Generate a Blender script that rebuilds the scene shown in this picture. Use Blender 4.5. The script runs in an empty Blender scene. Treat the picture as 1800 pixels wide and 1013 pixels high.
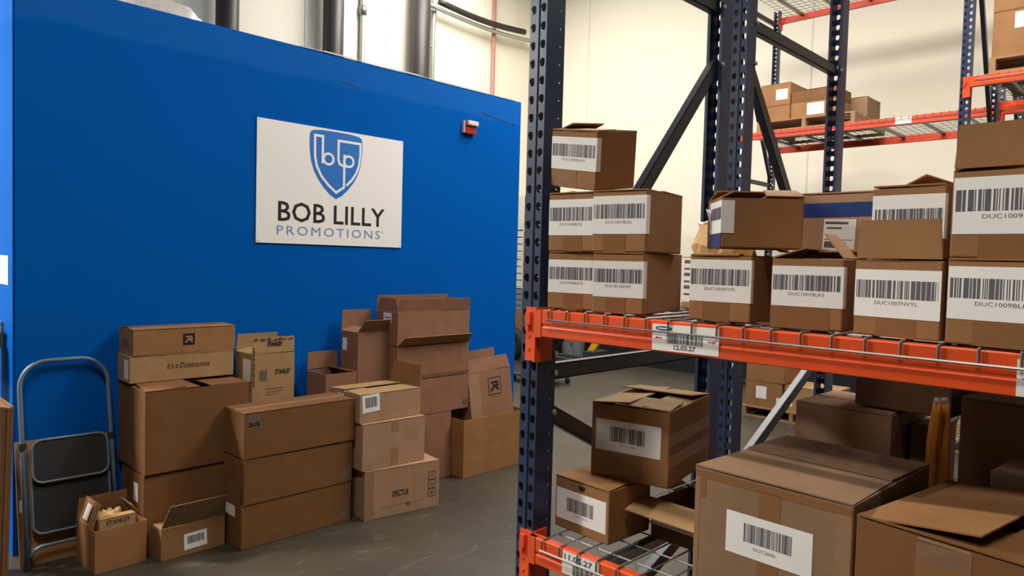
import bpy, bmesh, math, random
from mathutils import Vector, Matrix
random.seed(7)
scene = bpy.context.scene
COL = scene.collection
R = math.radians

# ------------------------------------------------------------------ camera
cam_d = bpy.data.cameras.new('camera')
cam = bpy.data.objects.new('camera', cam_d); COL.objects.link(cam)
cr = Vector((0.71461025, 0.69902161, 0.02647609))
cu = Vector((-0.04651117, 0.00971526, 0.99887052))
cf = Vector((-0.69797486, 0.71503455, -0.03945494))
cam.matrix_world = Matrix(((cr.x, cu.x, -cf.x, 0), (cr.y, cu.y, -cf.y, 0), (cr.z, cu.z, -cf.z, 1.6), (0, 0, 0, 1)))
cam_d.sensor_width = 36.0; cam_d.lens = 1260.4 / 1800 * 36; cam_d.clip_start = 0.02; cam_d.clip_end = 100
scene.camera = cam

# ------------------------------------------------------------------ world, lamps, exposure
world = bpy.data.worlds.new('world'); scene.world = world; world.use_nodes = True
bg = world.node_tree.nodes['Background']; bg.inputs[0].default_value = (1.0, 0.93, 0.82, 1); bg.inputs[1].default_value = 0.035
def lamp(name, loc, sx, sy, power, col=(1.0, 0.965, 0.91)):
    d = bpy.data.lights.new(name, 'AREA'); d.shape = 'RECTANGLE'; d.size = sx; d.size_y = sy; d.energy = power; d.color = col
    o = bpy.data.objects.new(name, d); COL.objects.link(o); o.location = loc
    return o
lamp('aisle_strip_light', (-0.5, -0.45, 6.3), 2.8, 0.35, 205)
lamp('rear_aisle_strip_light', (-1.6, 5.3, 5.6), 5.0, 2.0, 430)
lamp('corner_strip_light', (-6.6, 6.4, 6.4), 2.4, 1.6, 255)
lamp('side_room_light', (-6.2, -1.75, 4.2), 0.8, 0.5, 620)
vs = scene.view_settings
vs.view_transform = 'Standard'; vs.look = 'None'; vs.exposure = 0.1; vs.gamma = 1.0; vs.use_curve_mapping = False

# ------------------------------------------------------------------ materials
def lin(c):
    return tuple((v / 255 / 12.92) if v / 255 <= 0.04045 else ((v / 255 + 0.055) / 1.055) ** 2.4 for v in c)
MATS = {}
def mat(name, rgb, rough=0.6, metal=0.0, noise=0.0, nscale=30.0, bump=0.0, bscale=200.0, spec=0.5, coat=0.0, stretch=None):
    m = bpy.data.materials.new(name); m.use_nodes = True
    nt = m.node_tree; b = nt.nodes['Principled BSDF']
    c = (*lin(rgb), 1)
    b.inputs['Base Color'].default_value = c; b.inputs['Roughness'].default_value = rough; b.inputs['Metallic'].default_value = metal
    b.inputs['Specular IOR Level'].default_value = spec; b.inputs['Coat Weight'].default_value = coat
    tc = nt.nodes.new('ShaderNodeTexCoord'); src = tc.outputs['Object']
    if stretch:
        mp = nt.nodes.new('ShaderNodeMapping'); mp.inputs['Scale'].default_value = stretch
        nt.links.new(src, mp.inputs[0]); src = mp.outputs[0]
    if noise > 0:
        n = nt.nodes.new('ShaderNodeTexNoise'); n.inputs['Scale'].default_value = nscale; n.inputs['Detail'].default_value = 6
        r = nt.nodes.new('ShaderNodeValToRGB')
        r.color_ramp.elements[0].position = 0.3; r.color_ramp.elements[1].position = 0.72
        r.color_ramp.elements[0].color = (*[v * (1 - noise) for v in c[:3]], 1)
        r.color_ramp.elements[1].color = (*[min(1, v * (1 + noise)) for v in c[:3]], 1)
        nt.links.new(src, n.inputs['Vector']); nt.links.new(n.outputs['Fac'], r.inputs[0]); nt.links.new(r.outputs[0], b.inputs['Base Color'])
    if bump > 0:
        n2 = nt.nodes.new('ShaderNodeTexNoise'); n2.inputs['Scale'].default_value = bscale; n2.inputs['Detail'].default_value = 4
        bp = nt.nodes.new('ShaderNodeBump'); bp.inputs['Strength'].default_value = bump; bp.inputs['Distance'].default_value = 0.002
        nt.links.new(src, n2.inputs['Vector']); nt.links.new(n2.outputs['Fac'], bp.inputs['Height']); nt.links.new(bp.outputs[0], b.inputs['Normal'])
    MATS[name] = m
    return m
kraft = dict(rough=0.72, noise=0.10, nscale=9.0, bump=0.25, bscale=60.0, spec=0.3)
mat('card', (147, 104, 64), **kraft)
mat('card_warm', (116, 78, 44), **kraft)
mat('card_pink', (165, 128, 100), **kraft)
mat('card_pale', (162, 128, 86), **kraft)
mat('card_wall', (138, 98, 74), **kraft)
mat('card_dark', (112, 80, 54), **kraft)
mat('card_grey', (137, 107, 80), **kraft)
mat('tape', (136, 95, 60), rough=0.28, noise=0.05, bump=0.15, bscale=40)
mat('tape_clear', (150, 116, 88), rough=0.22, noise=0.06, bump=0.3, bscale=35)
mat('paper', (236, 232, 226), rough=0.55, noise=0.03, nscale=14, bump=0.1, bscale=25)
mat('ink', (92, 86, 92), rough=0.6)
mat('ink_pale', (104, 86, 68), rough=0.7)
mat('ink_brown', (70, 48, 34), rough=0.7)
mat('ink_red', (210, 60, 48), rough=0.6)
mat('ink_blue', (40, 62, 120), rough=0.6)
mat('kraft_paper', (200, 160, 108), rough=0.7, noise=0.12, nscale=12, bump=0.9, bscale=22)
mat('post_blue', (34, 48, 78), rough=0.38, noise=0.18, nscale=6, bump=0.1, bscale=90)
mat('brace_navy', (34, 36, 46), rough=0.35, noise=0.12, nscale=8)
mat('orange', (226, 82, 34), rough=0.38, noise=0.10, nscale=7, bump=0.08, bscale=60)
mat('orange_red', (214, 74, 44), rough=0.45, noise=0.12, nscale=7)
mat('zinc', (150, 150, 148), rough=0.38, metal=0.75, noise=0.1)
mat('steel_bolt', (205, 205, 200), rough=0.3, metal=0.8)
mat('stool_grey', (98, 112, 124), rough=0.42, metal=0.1, noise=0.05)
mat('rubber', (26, 26, 28), rough=0.7, bump=0.4, bscale=120)
mat('tread', (28, 27, 26), rough=0.75, bump=0.6, bscale=160)
mat('sign_board', (238, 234, 228), rough=0.42, noise=0.015, nscale=3)
mat('sign_blue', (22, 108, 190), rough=0.5)
mat('sign_black', (24, 22, 24), rough=0.5)
mat('sign_promo', (108, 136, 184), rough=0.5)
mat('alarm_red', (170, 40, 34), rough=0.35)
mat('alarm_clear', (226, 208, 196), rough=0.2)
mat('cream', (242, 235, 214), rough=0.8, noise=0.025, nscale=0.7, bump=0.12, bscale=9)
mat('trim_white', (225, 222, 215), rough=0.7, noise=0.05)
mat('black_base', (22, 22, 24), rough=0.7)
mat('pipe_brown', (46, 41, 39), rough=0.5, noise=0.1)
mat('conduit', (176, 176, 170), rough=0.4, metal=0.5, noise=0.1)
mat('red_pipe', (176, 120, 108), rough=0.5, noise=0.1)
mat('pale_plastic', (214, 210, 196), rough=0.6, noise=0.05)
mat('grey_plastic', (120, 126, 128), rough=0.5, noise=0.08)
mat('dark_plastic', (44, 46, 50), rough=0.6)
mat('yellow', (235, 170, 30), rough=0.4, noise=0.06)
mat('mailer_yellow', (206, 126, 34), rough=0.5, noise=0.1, bump=0.5, bscale=18)
mat('pallet_wood', (150, 114, 78), rough=0.8, noise=0.2, nscale=6, stretch=(0.3, 3, 3), bump=0.3, bscale=40)
mat('stripe_blue', (32, 60, 118), rough=0.4)
mat('extinguisher', (120, 20, 22), rough=0.3)
mat('grey_film', (190, 184, 178), rough=0.35, noise=0.1, bump=0.9, bscale=8)
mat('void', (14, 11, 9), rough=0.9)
mat('ceiling', (206, 200, 186), rough=0.9)
# clear film
m = bpy.data.materials.new('clear_film'); m.use_nodes = True; nt = m.node_tree
b = nt.nodes['Principled BSDF']; b.inputs['Base Color'].default_value = (0.9, 0.9, 0.93, 1); b.inputs['Roughness'].default_value = 0.12
tr = nt.nodes.new('ShaderNodeBsdfTransparent'); mx = nt.nodes.new('ShaderNodeMixShader'); mx.inputs[0].default_value = 0.42
nt.links.new(tr.outputs[0], mx.inputs[1]); nt.links.new(b.outputs[0], mx.inputs[2]); nt.links.new(mx.outputs[0], nt.nodes['Material Output'].inputs[0])
MATS['clear_film'] = m
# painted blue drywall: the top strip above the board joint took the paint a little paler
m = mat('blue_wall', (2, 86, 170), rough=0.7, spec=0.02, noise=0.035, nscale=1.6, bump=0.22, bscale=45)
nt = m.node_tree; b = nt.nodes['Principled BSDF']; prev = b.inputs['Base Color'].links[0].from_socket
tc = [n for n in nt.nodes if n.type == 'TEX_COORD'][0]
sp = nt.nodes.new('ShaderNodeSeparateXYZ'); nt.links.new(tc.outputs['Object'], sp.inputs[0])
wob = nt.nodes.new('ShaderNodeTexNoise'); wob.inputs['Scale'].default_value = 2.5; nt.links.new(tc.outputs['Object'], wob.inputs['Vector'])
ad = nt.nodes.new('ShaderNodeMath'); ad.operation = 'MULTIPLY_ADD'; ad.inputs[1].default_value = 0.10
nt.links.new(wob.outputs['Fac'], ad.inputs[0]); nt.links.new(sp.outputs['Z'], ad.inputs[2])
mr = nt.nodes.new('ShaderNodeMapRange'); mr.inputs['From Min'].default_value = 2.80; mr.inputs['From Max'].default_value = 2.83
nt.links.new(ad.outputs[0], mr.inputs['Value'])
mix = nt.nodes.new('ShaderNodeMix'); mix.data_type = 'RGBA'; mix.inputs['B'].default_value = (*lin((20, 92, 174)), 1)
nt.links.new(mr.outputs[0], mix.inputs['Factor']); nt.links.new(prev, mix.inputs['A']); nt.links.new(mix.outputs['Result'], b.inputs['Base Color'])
# worn concrete floor
m = mat('concrete', (126, 122, 108), rough=0.5, noise=0.0, bump=0.12, bscale=14)
nt = m.node_tree; b = nt.nodes['Principled BSDF']; tc = [n for n in nt.nodes if n.type == 'TEX_COORD'][0]
n1 = nt.nodes.new('ShaderNodeTexNoise'); n1.inputs['Scale'].default_value = 1.3; n1.inputs['Detail'].default_value = 9; n1.inputs['Roughness'].default_value = 0.62
n2 = nt.nodes.new('ShaderNodeTexNoise'); n2.inputs['Scale'].default_value = 9; n2.inputs['Detail'].default_value = 8; n2.inputs['Distortion'].default_value = 1.2
mp = nt.nodes.new('ShaderNodeMapping'); mp.inputs['Scale'].default_value = (2.2, 0.5, 1); mp.inputs['Rotation'].default_value = (0, 0, R(12))
nt.links.new(tc.outputs['Object'], n1.inputs['Vector']); nt.links.new(tc.outputs['Object'], mp.inputs[0]); nt.links.new(mp.outputs[0], n2.inputs['Vector'])
r1 = nt.nodes.new('ShaderNodeValToRGB'); r1.color_ramp.elements[0].position = 0.32; r1.color_ramp.elements[1].position = 0.7
r1.color_ramp.elements[0].color = (*lin((46, 40, 31)), 1); r1.color_ramp.elements[1].color = (*lin((70, 62, 48)), 1)
r2 = nt.nodes.new('ShaderNodeValToRGB'); r2.color_ramp.elements[0].position = 0.60; r2.color_ramp.elements[1].position = 0.74
r2.color_ramp.elements[0].color = (0, 0, 0, 1); r2.color_ramp.elements[1].color = (0.5, 0.5, 0.5, 1)
mx = nt.nodes.new('ShaderNodeMix'); mx.data_type = 'RGBA'; mx.inputs['B'].default_value = (*lin((112, 103, 85)), 1)
nt.links.new(n1.outputs['Fac'], r1.inputs[0]); nt.links.new(n2.outputs['Fac'], r2.inputs[0])
nt.links.new(r2.outputs[0], mx.inputs['Factor']); nt.links.new(r1.outputs[0], mx.inputs['A']); nt.links.new(mx.outputs['Result'], b.inputs['Base Color'])

# ------------------------------------------------------------------ helpers
def mesh_obj(name, bm, material, parent=None, M=None, smooth=False):
    me = bpy.data.meshes.new(name)
    bmesh.ops.recalc_face_normals(bm, faces=bm.faces[:])
    bm.to_mesh(me); bm.free()
    me.materials.append(MATS[material])
    if smooth:
        for p in me.polygons: p.use_smooth = True
    return link(name, me, parent, M)
def link(name, me, parent=None, M=None):
    o = bpy.data.objects.new(name, me); COL.objects.link(o)
    if parent is not None: o.parent = parent
    if M is not None: o.matrix_basis = M
    return o
def thing(name, label, cat, loc=(0, 0, 0), rz=0.0, group=None):
    o = bpy.data.objects.new(name, None); COL.objects.link(o)
    o.location = loc; o.rotation_euler = (0, 0, R(rz)); o.empty_display_size = 0.05
    tag(o, label, cat, group)
    return o
def tag(o, label, cat, group=None):
    o['label'] = label; o['category'] = cat
    if group: o['group'] = group
    return o
def structure(o, label=None):
    o['kind'] = 'structure'
    if label: o['label'] = label
    return o
def bx(bm, x0, y0, z0, x1, y1, z1, M=None):
    vs_ = [bm.verts.new((x, y, z)) for z in (z0, z1) for y in (y0, y1) for x in (x0, x1)]
    fs = [(0, 1, 3, 2), (4, 6, 7, 5), (0, 4, 5, 1), (2, 3, 7, 6), (0, 2, 6, 4), (1, 5, 7, 3)]
    for f in fs: bm.faces.new([vs_[i] for i in f])
    if M is not None:
        for v in vs_: v.co = M @ v.co
    return vs_
def box_part(name, a, b_, material, parent=None, bev=0.0, M=None):
    bm = bmesh.new(); bx(bm, *a, *b_)
    if bev > 0: bmesh.ops.bevel(bm, geom=bm.edges[:], offset=bev, segments=2, affect='EDGES', profile=0.6)
    return mesh_obj(name, bm, material, parent, M)
def bar(bm, p, q, w, t, up=Vector((0, 0, 1))):
    """rectangular bar from p to q: w across (in the plane of up), t the other way"""
    p = Vector(p); q = Vector(q); d = (q - p); L = d.length; d.normalize()
    s = d.cross(up)
    if s.length < 1e-4: s = d.cross(Vector((1, 0, 0)))
    s.normalize(); n = s.cross(d)
    M = Matrix(((d.x, s.x, n.x, p.x), (d.y, s.y, n.y, p.y), (d.z, s.z, n.z, p.z), (0, 0, 0, 1)))
    bx(bm, 0, -t / 2, -w / 2, L, t / 2, w / 2, M)
def tube(bm, pts, r, n=8, closed=False):
    pts = [Vector(p) for p in pts]; k = len(pts); rings = []; prev = None
    for i, p in enumerate(pts):
        a = pts[i - 1] if (i > 0 or closed) else p; c = pts[(i + 1) % k] if (i < k - 1 or closed) else p
        d = (c - a).normalized()
        if prev is None:
            s = d.cross(Vector((0, 0, 1)))
            if s.length < 1e-3: s = d.cross(Vector((1, 0, 0)))
        else: s = prev - d * prev.dot(d)
        s.normalize(); prev = s; t = d.cross(s)
        rings.append([bm.verts.new(p + (s * math.cos(2 * math.pi * j / n) + t * math.sin(2 * math.pi * j / n)) * r) for j in range(n)])
    for i in range(k if closed else k - 1):
        A, B = rings[i], rings[(i + 1) % k]
        for j in range(n): bm.faces.new((A[j], A[(j + 1) % n], B[(j + 1) % n], B[j]))
    if not closed:
        bm.faces.new(rings[0][::-1]); bm.faces.new(rings[-1])
def arc(c, r, a0, a1, n, f):
    return [f(c[0] + r * math.cos(R(a0 + (a1 - a0) * i / n)), c[1] + r * math.sin(R(a0 + (a1 - a0) * i / n))) for i in range(n + 1)]
def T(x, y, z): return Matrix.Translation((x, y, z))
def text(s, size, material, parent, M, name='lettering', shear=0.0, width=None, bold=0.0, align='LEFT', spacing=1.0):
    cu_ = bpy.data.curves.new('txt', 'FONT'); cu_.body = s; cu_.size = size; cu_.shear = shear; cu_.offset = bold; cu_.align_x = align
    cu_.space_character = spacing; cu_.resolution_u = 2
    tmp = bpy.data.objects.new('txt', cu_)
    me = bpy.data.meshes.new_from_object(tmp)
    bpy.data.objects.remove(tmp); bpy.data.curves.remove(cu_)
    if width and len(me.vertices):
        xs = [v.co.x for v in me.vertices]; k = width / (max(xs) - min(xs)); x0 = min(xs)
        for v in me.vertices: v.co.x = (v.co.x - x0) * k
    me.materials.clear(); me.materials.append(MATS[material])
    return link(name, me, parent, M)
def flat(name, polys, material, parent, M):
    """flat print: list of polygons in the plane of M"""
    bm = bmesh.new()
    for p in polys: bm.faces.new([bm.verts.new((x, y, 0)) for x, y in p])
    return mesh_obj(name, bm, material, parent, M)
def barcode_polys(x0, y0, x1, y1, seed, n=46):
    rnd = random.Random(seed); out = []; x = x0; u = (x1 - x0) / n
    while x < x1 - 1e-6:
        w = u * rnd.choice((0.5, 0.5, 0.9, 1.4, 2.4)); g = u * rnd.choice((0.35, 0.4, 0.5, 0.9))
        w = min(w, x1 - x)
        out.append([(x, y0), (x + w, y0), (x + w, y1), (x, y1)]); x += w + g
    return out
def stroke(pts, w):
    """polyline ribbon as quads (mitred)"""
    P_ = [Vector((x, y)) for x, y in pts]; L = []; Rr = []
    for i, p in enumerate(P_):
        a = (p - P_[i - 1]).normalized() if i else (P_[1] - p).normalized()
        c = (P_[i + 1] - p).normalized() if i < len(P_) - 1 else a
        d = (a + c)
        d = d.normalized() if d.length > 1e-3 else a
        n = Vector((-d.y, d.x)); k = 1 / max(0.45, abs(n.dot(Vector((-a.y, a.x)))))
        L.append(p + n * w / 2 * k); Rr.append(p - n * w / 2 * k)
    return [[(Rr[i].x, Rr[i].y), (Rr[i + 1].x, Rr[i + 1].y), (L[i + 1].x, L[i + 1].y), (L[i].x, L[i].y)] for i in range(len(P_) - 1)]

TH = 0.004   # board thickness
def face_matrix(side, w, d, h):
    if side == 'front': o, u, v = (-w / 2, -d / 2, 0), (1, 0, 0), (0, 0, 1)
    elif side == 'right': o, u, v = (w / 2, -d / 2, 0), (0, 1, 0), (0, 0, 1)
    elif side == 'left': o, u, v = (-w / 2, d / 2, 0), (0, -1, 0), (0, 0, 1)
    elif side == 'top': o, u, v = (-w / 2, -d / 2, h), (1, 0, 0), (0, 1, 0)
    u = Vector(u); v = Vector(v); n = u.cross(v); o = Vector(o)
    return Matrix(((u.x, v.x, n.x, o.x), (u.y, v.y, n.y, o.y), (u.z, v.z, n.z, o.z), (0, 0, 0, 1)))
def flap_part(parent, side, ang, length, w, d, h, material, name='flap', taper=0.006, trim=(0.0, 0.0), curl=0.0):
    """a carton flap hinged on the top rim: 0 closed over the box, 90 straight up, 180 folded out level, 270 hanging"""
    if side == 'F': o, e, inn, L = Vector((0, -d / 2, h)), Vector((1, 0, 0)), Vector((0, 1, 0)), w
    elif side == 'B': o, e, inn, L = Vector((0, d / 2, h)), Vector((-1, 0, 0)), Vector((0, -1, 0)), w
    elif side == 'L': o, e, inn, L = Vector((-w / 2, 0, h)), Vector((0, -1, 0)), Vector((1, 0, 0)), d
    else: o, e, inn, L = Vector((w / 2, 0, h)), Vector((0, 1, 0)), Vector((-1, 0, 0)), d
    up = Vector((0, 0, 1))
    bm = bmesh.new(); a0 = -L / 2 + 0.0015 + trim[0]; a1 = L / 2 - 0.0015 - trim[1]; NS = 4; rows = []
    for i in range(NS + 1):
        t = i / NS; s = t * length; ang_i = R(ang) + curl * t
        # centre line of the flap bends by curl (radians) over its length
        if abs(curl) < 1e-6: pos = (inn * math.cos(R(ang)) + up * math.sin(R(ang))) * s
        else:
            r0 = length / curl
            pos = (inn * (math.sin(ang_i) - math.sin(R(ang))) - up * (math.cos(ang_i) - math.cos(R(ang)))) * r0
        nrm = -inn * math.sin(ang_i) + up * math.cos(ang_i)
        tp = taper * t
        row = []
        for aa in (a0 + tp, a1 - tp):
            for th in (0, TH * 0.8): row.append(bm.verts.new(o + e * aa + pos - nrm * (TH * 0.8 - th)))
        rows.append(row)
    for i in range(NS):
        A, B = rows[i], rows[i + 1]
        bm.faces.new((A[1], A[3], B[3], B[1])); bm.faces.new((A[0], B[0], B[2], A[2]))
        bm.faces.new((A[0], A[1], B[1], B[0])); bm.faces.new((A[2], B[2], B[3], A[3]))
    A = rows[0]; bm.faces.new((A[0], A[2], A[3], A[1])); A = rows[-1]; bm.faces.new((A[0], A[1], A[3], A[2]))
    return mesh_obj(name, bm, material, parent)
CART = {}
def carton(label, fl, zb, w, d, h, rot, material='card', flaps=None, group=None, name='carton', tilt=None):
    """fl: world x,y of the front corner on the viewer's left; local x runs along the front, local y goes back"""
    a = R(rot); ux = Vector((math.cos(a), math.sin(a))); uy = Vector((-math.sin(a), math.cos(a)))
    c = Vector(fl) + ux * w / 2 + uy * d / 2
    t = thing(name, label, 'box', (c.x, c.y, zb), rot, group)
    if tilt:
        t.rotation_euler = (R(tilt[0]), R(tilt[1]), a)
        q = Matrix.Rotation(a, 3, 'Z') @ Matrix.Rotation(R(tilt[1]), 3, 'Y') @ Matrix.Rotation(R(tilt[0]), 3, 'X') @ Vector((w / 2, d / 2, 0))
        t.location = (fl[0] + q.x, fl[1] + q.y, zb + q.z)
    bm = bmesh.new(); hb = h - 2 * TH * 0.8
    o = [bm.verts.new((x, y, z)) for z in (0, hb) for x, y in ((-w / 2, -d / 2), (w / 2, -d / 2), (w / 2, d / 2), (-w / 2, d / 2))]
    wi, di = w / 2 - TH, d / 2 - TH
    i_ = [bm.verts.new((x, y, z)) for z in (TH, hb) for x, y in ((-wi, -di), (wi, -di), (wi, di), (-wi, di))]
    bm.faces.new((o[3], o[2], o[1], o[0])); bm.faces.new((i_[0], i_[1], i_[2], i_[3]))
    for k in range(4):
        j = (k + 1) % 4
        bm.faces.new((o[k], o[j], o[4 + j], o[4 + k])); bm.faces.new((i_[j], i_[k], i_[4 + k], i_[4 + j])); bm.faces.new((o[4 + k], o[4 + j], i_[4 + j], i_[4 + k]))
    ed = [e for e in bm.edges if (abs(e.verts[0].co.x - e.verts[1].co.x) + abs(e.verts[0].co.y - e.verts[1].co.y)) < 1e-6 and e.verts[0] in o and e.verts[1] in o]
    ed += [e for e in bm.edges if e.verts[0] in o[:4] and e.verts[1] in o[:4]]
    bmesh.ops.bevel(bm, geom=ed, offset=0.0035, segments=2, affect='EDGES', profile=0.5)
    mesh_obj('body', bm, material, t)
    if flaps is None: flaps = [('L', 0, None), ('R', 0, None), ('F', 0, None), ('B', 0, None)]
    for f in flaps:
        side, ang, L = f[0], f[1], f[2]; kw = f[3] if len(f) > 3 else {}
        if L is None: L = (d if side in 'FB' else w) / 2 - 0.001
        if L is not None and side in 'LR' and f[2] is None: L = min(L, d / 2)
        z = h if side in 'FB' else h - TH * 0.8
        flap_part(t, side, ang, L, w, d, z, kw.pop('mat', material) if kw else material, **kw)
    CART[t.name] = (w, d, h)
    t['w'] = w; t['d'] = d; t['h'] = h
    return t
def dims(t): return t['w'], t['d'], t['h']
def plate(t, side, u0, v0, u1, v1, material='paper', name='label', off=0.0004, tilt=0.0):
    M = face_matrix(side, *dims(t)) @ T(u0, v0, off) @ Matrix.Rotation(R(tilt), 4, 'Z')
    return box_part(name, (0, 0, -0.0002), (u1 - u0, v1 - v0, 0.0003), material, t, M=M)
def barcode_label(t, u0, v0, u1, v1, code, seed, side='front', bc=(0.02, 0.40, 0.97, 0.78), txt=0.27, tsize=0.11, tw=0.5, wrap=0.0, tilt=0.0, tx=None):
    W, H_ = u1 - u0, v1 - v0
    lb = plate(t, side, u0, v0, u1, v1, 'paper', 'barcode_label', tilt=tilt)
    flat('barcode', barcode_polys(bc[0] * W, bc[1] * H_, bc[2] * W, bc[3] * H_, seed), 'ink', lb, T(0, 0, 0.0005))
    if code: text(code, tsize * H_, 'ink', lb, T((tx if tx is not None else 0.5 - tw / 2) * W, txt * H_, 0.0005), width=tw * W)
    if wrap > 0:     # the sticker carries on round the corner
        nxt = {'front': 'right', 'left': 'front'}[side]
        M = face_matrix(nxt, *dims(t))
        Minv = lb.matrix_basis.inverted() @ M
        box_part('wrapped_edge', (-0.0005, v0, 0.0002), (wrap, v1, 0.0007), 'paper', lb, M=Minv)
    return lb
def print_text(t, side, s, u, v, size, material='ink_brown', **kw):
    return text(s, size, material, t, face_matrix(side, *dims(t)) @ T(u, v, 0.0006), name='printed_lettering', **kw)
def print_polys(t, side, polys, material='ink_pale', name='printed_mark', off=0.0006):
    return flat(name, polys, material, t, face_matrix(side, *dims(t)) @ T(0, 0, off))
def rect(x0, y0, x1, y1): return [(x0, y0), (x1, y0), (x1, y1), (x0, y1)]
def r_logo(x, y, s):
    """an R in slanted strokes, square s"""
    P_ = []
    P_ += stroke([(x + .22 * s, y + .72 * s), (x + .72 * s, y + .72 * s), (x + .76 * s, y + .52 * s), (x + .40 * s, y + .50 * s)], .13 * s)
    P_ += stroke([(x + .46 * s, y + .60 * s), (x + .34 * s, y + .34 * s), (x + .16 * s, y + .24 * s)], .13 * s)
    P_ += stroke([(x + .52 * s, y + .48 * s), (x + .82 * s, y + .24 * s)], .13 * s)
    return P_
def ring(x, y, r, w, n=20): return stroke([(x + r * math.cos(2 * math.pi * i / n), y + r * math.sin(2 * math.pi * i / n)) for i in range(n + 1)], w)

# ------------------------------------------------------------------ room shell
structure(box_part('floor', (-8.8, -7, -0.1), (6, 9.6, 0), 'concrete'))
structure(box_part('ceiling', (-8.8, -7, 7.0), (6, 9.6, 7.1), 'ceiling'))
wn = structure(box_part('wall_north', (-8.8, 9.4, 0), (6, 9.6, 7), 'cream'))
ww = structure(box_part('wall_west', (-8.8, -7, 0), (-8.6, 9.4, 7), 'cream'))
for x in (-7.55, -3.86):
    box_part('panel_joint', (x - 0.012, 9.394, 0.5), (x + 0.012, 9.4, 7), 'trim_white', wn)
for y in (4.83, 6.1):
    box_part('panel_joint', (-8.6, y - 0.012, 0), (-8.588, y + 0.012, 7), 'trim_white', ww)
structure(box_part('baseboard_north', (-8.6, 9.36, 0), (-3.0, 9.4, 0.5), 'black_base'))
blk = bmesh.new(); bx(blk, -8.6, 0.832, 0, -4.35, 4.522, 2.965)
bmesh.ops.bevel(blk, geom=[e for e in blk.edges if abs(e.verts[0].co.x + 4.35) < 1e-5 and abs(e.verts[1].co.x + 4.35) < 1e-5 and min(e.verts[0].co.z, e.verts[1].co.z) > -1 and not (e.verts[0].co.z < .1 and e.verts[1].co.z < .1)], offset=0.012, segments=2, affect='EDGES')
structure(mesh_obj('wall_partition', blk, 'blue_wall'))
bm = bmesh.new(); y = 2.4; rnd = random.Random(3)
while y < 4.40:                                  # bare paper showing along the upper edge of the boarding
    l = rnd.uniform(0.12, 0.4); hh = rnd.choice((0.002, 0.003, 0.004, 0.008))
    bx(bm, -4.357, y, 2.966, -4.349, min(y + l, 4.44), 2.966 + hh); y += l
structure(mesh_obj('trim_1', bm, 'trim_white'))
bm = bmesh.new()
for (y0, z0, y1, z1) in ((4.05, 2.80, 4.36, 2.765), (4.36, 2.765, 4.44, 2.76), (2.70, 2.80, 2.86, 2.785)):
    bar(bm, (-4.349, y0, z0), (-4.349, y1, z1), 0.004, 0.003)
structure(mesh_obj('trim_2', bm, 'ink_blue'))

# columns, pipes and conduits on the building wall above the partition
for y, r, lab in ((3.70, 0.13, 'dark steel column rising behind the partition, the one next to the wrapped bundle'), (5.11, 0.135, 'dark steel column beside the thin grey conduit above the partition'), (6.54, 0.145, 'thick dark steel column beside the sagging black hose')):
    bm = bmesh.new(); yy = y
    tube(bm, [(-8.38, yy, 0), (-8.38, yy, 6.99)], r, 16)
    tag(mesh_obj('steel_column', bm, 'pipe_brown', smooth=True), lab, 'column', 'dark columns behind the partition')
c = thing('wall_conduit', 'thin galvanised conduit with a coupling between two dark columns', 'conduit', (-8.55, 5.67, 0))
bm = bmesh.new(); tube(bm, [(0, 0, 0), (0, 0, 6.9)], 0.04, 10); mesh_obj('pipe', bm, 'conduit', c, smooth=True)
bm = bmesh.new(); tube(bm, [(0, 0, 4.92), (0, 0, 5.04)], 0.055, 10); mesh_obj('coupling', bm, 'zinc', c, smooth=True)
c = thing('corner_conduit', 'pale conduit strapped next to the thickest dark column', 'conduit', (-8.53, 6.9, 0))
bm = bmesh.new(); tube(bm, [(0, -0.02, 0), (0, 0.0, 4.9), (0, 0.06, 6.9)], 0.035, 8); mesh_obj('pipe', bm, 'conduit', c, smooth=True)
for z in (4.75, 5.28, 5.35):
    bm = bmesh.new(); tube(bm, [(0, -0.12, z), (0, 0.02, z)], 0.015, 6); mesh_obj('strap', bm, 'zinc', c)
bm = bmesh.new(); tube(bm, [(-8.50, 8.13, 0), (-8.50, 8.13, 6.9)], 0.032, 10)
tag(mesh_obj('sprinkler_pipe', bm, 'red_pipe', smooth=True), 'slim faded red pipe crossing the sagging hose', 'pipe')
pts = [(-8.40 + 0.02 * math.sin(3 * t), 6.90 + 1.84 * t, 5.40 - 0.06 * math.sin(math.pi * t)) for t in [i / 14 for i in range(15)]]
bm = bmesh.new(); tube(bm, pts, 0.045, 10)
hs = tag(mesh_obj('black_hose', bm, 'pipe_brown', smooth=True), 'sagging dark insulated hose running along the cream wall', 'hose')
pts = [(-8.44, 6.70 + 2.5 * t, 5.33 - 0.07 * math.sin(math.pi * t)) for t in [i / 14 for i in range(15)]]
bm = bmesh.new(); tube(bm, pts, 0.032, 8)
tag(mesh_obj('grey_cable', bm, 'conduit', smooth=True), 'grey cable sagging just below the dark hose', 'cable')

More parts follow.
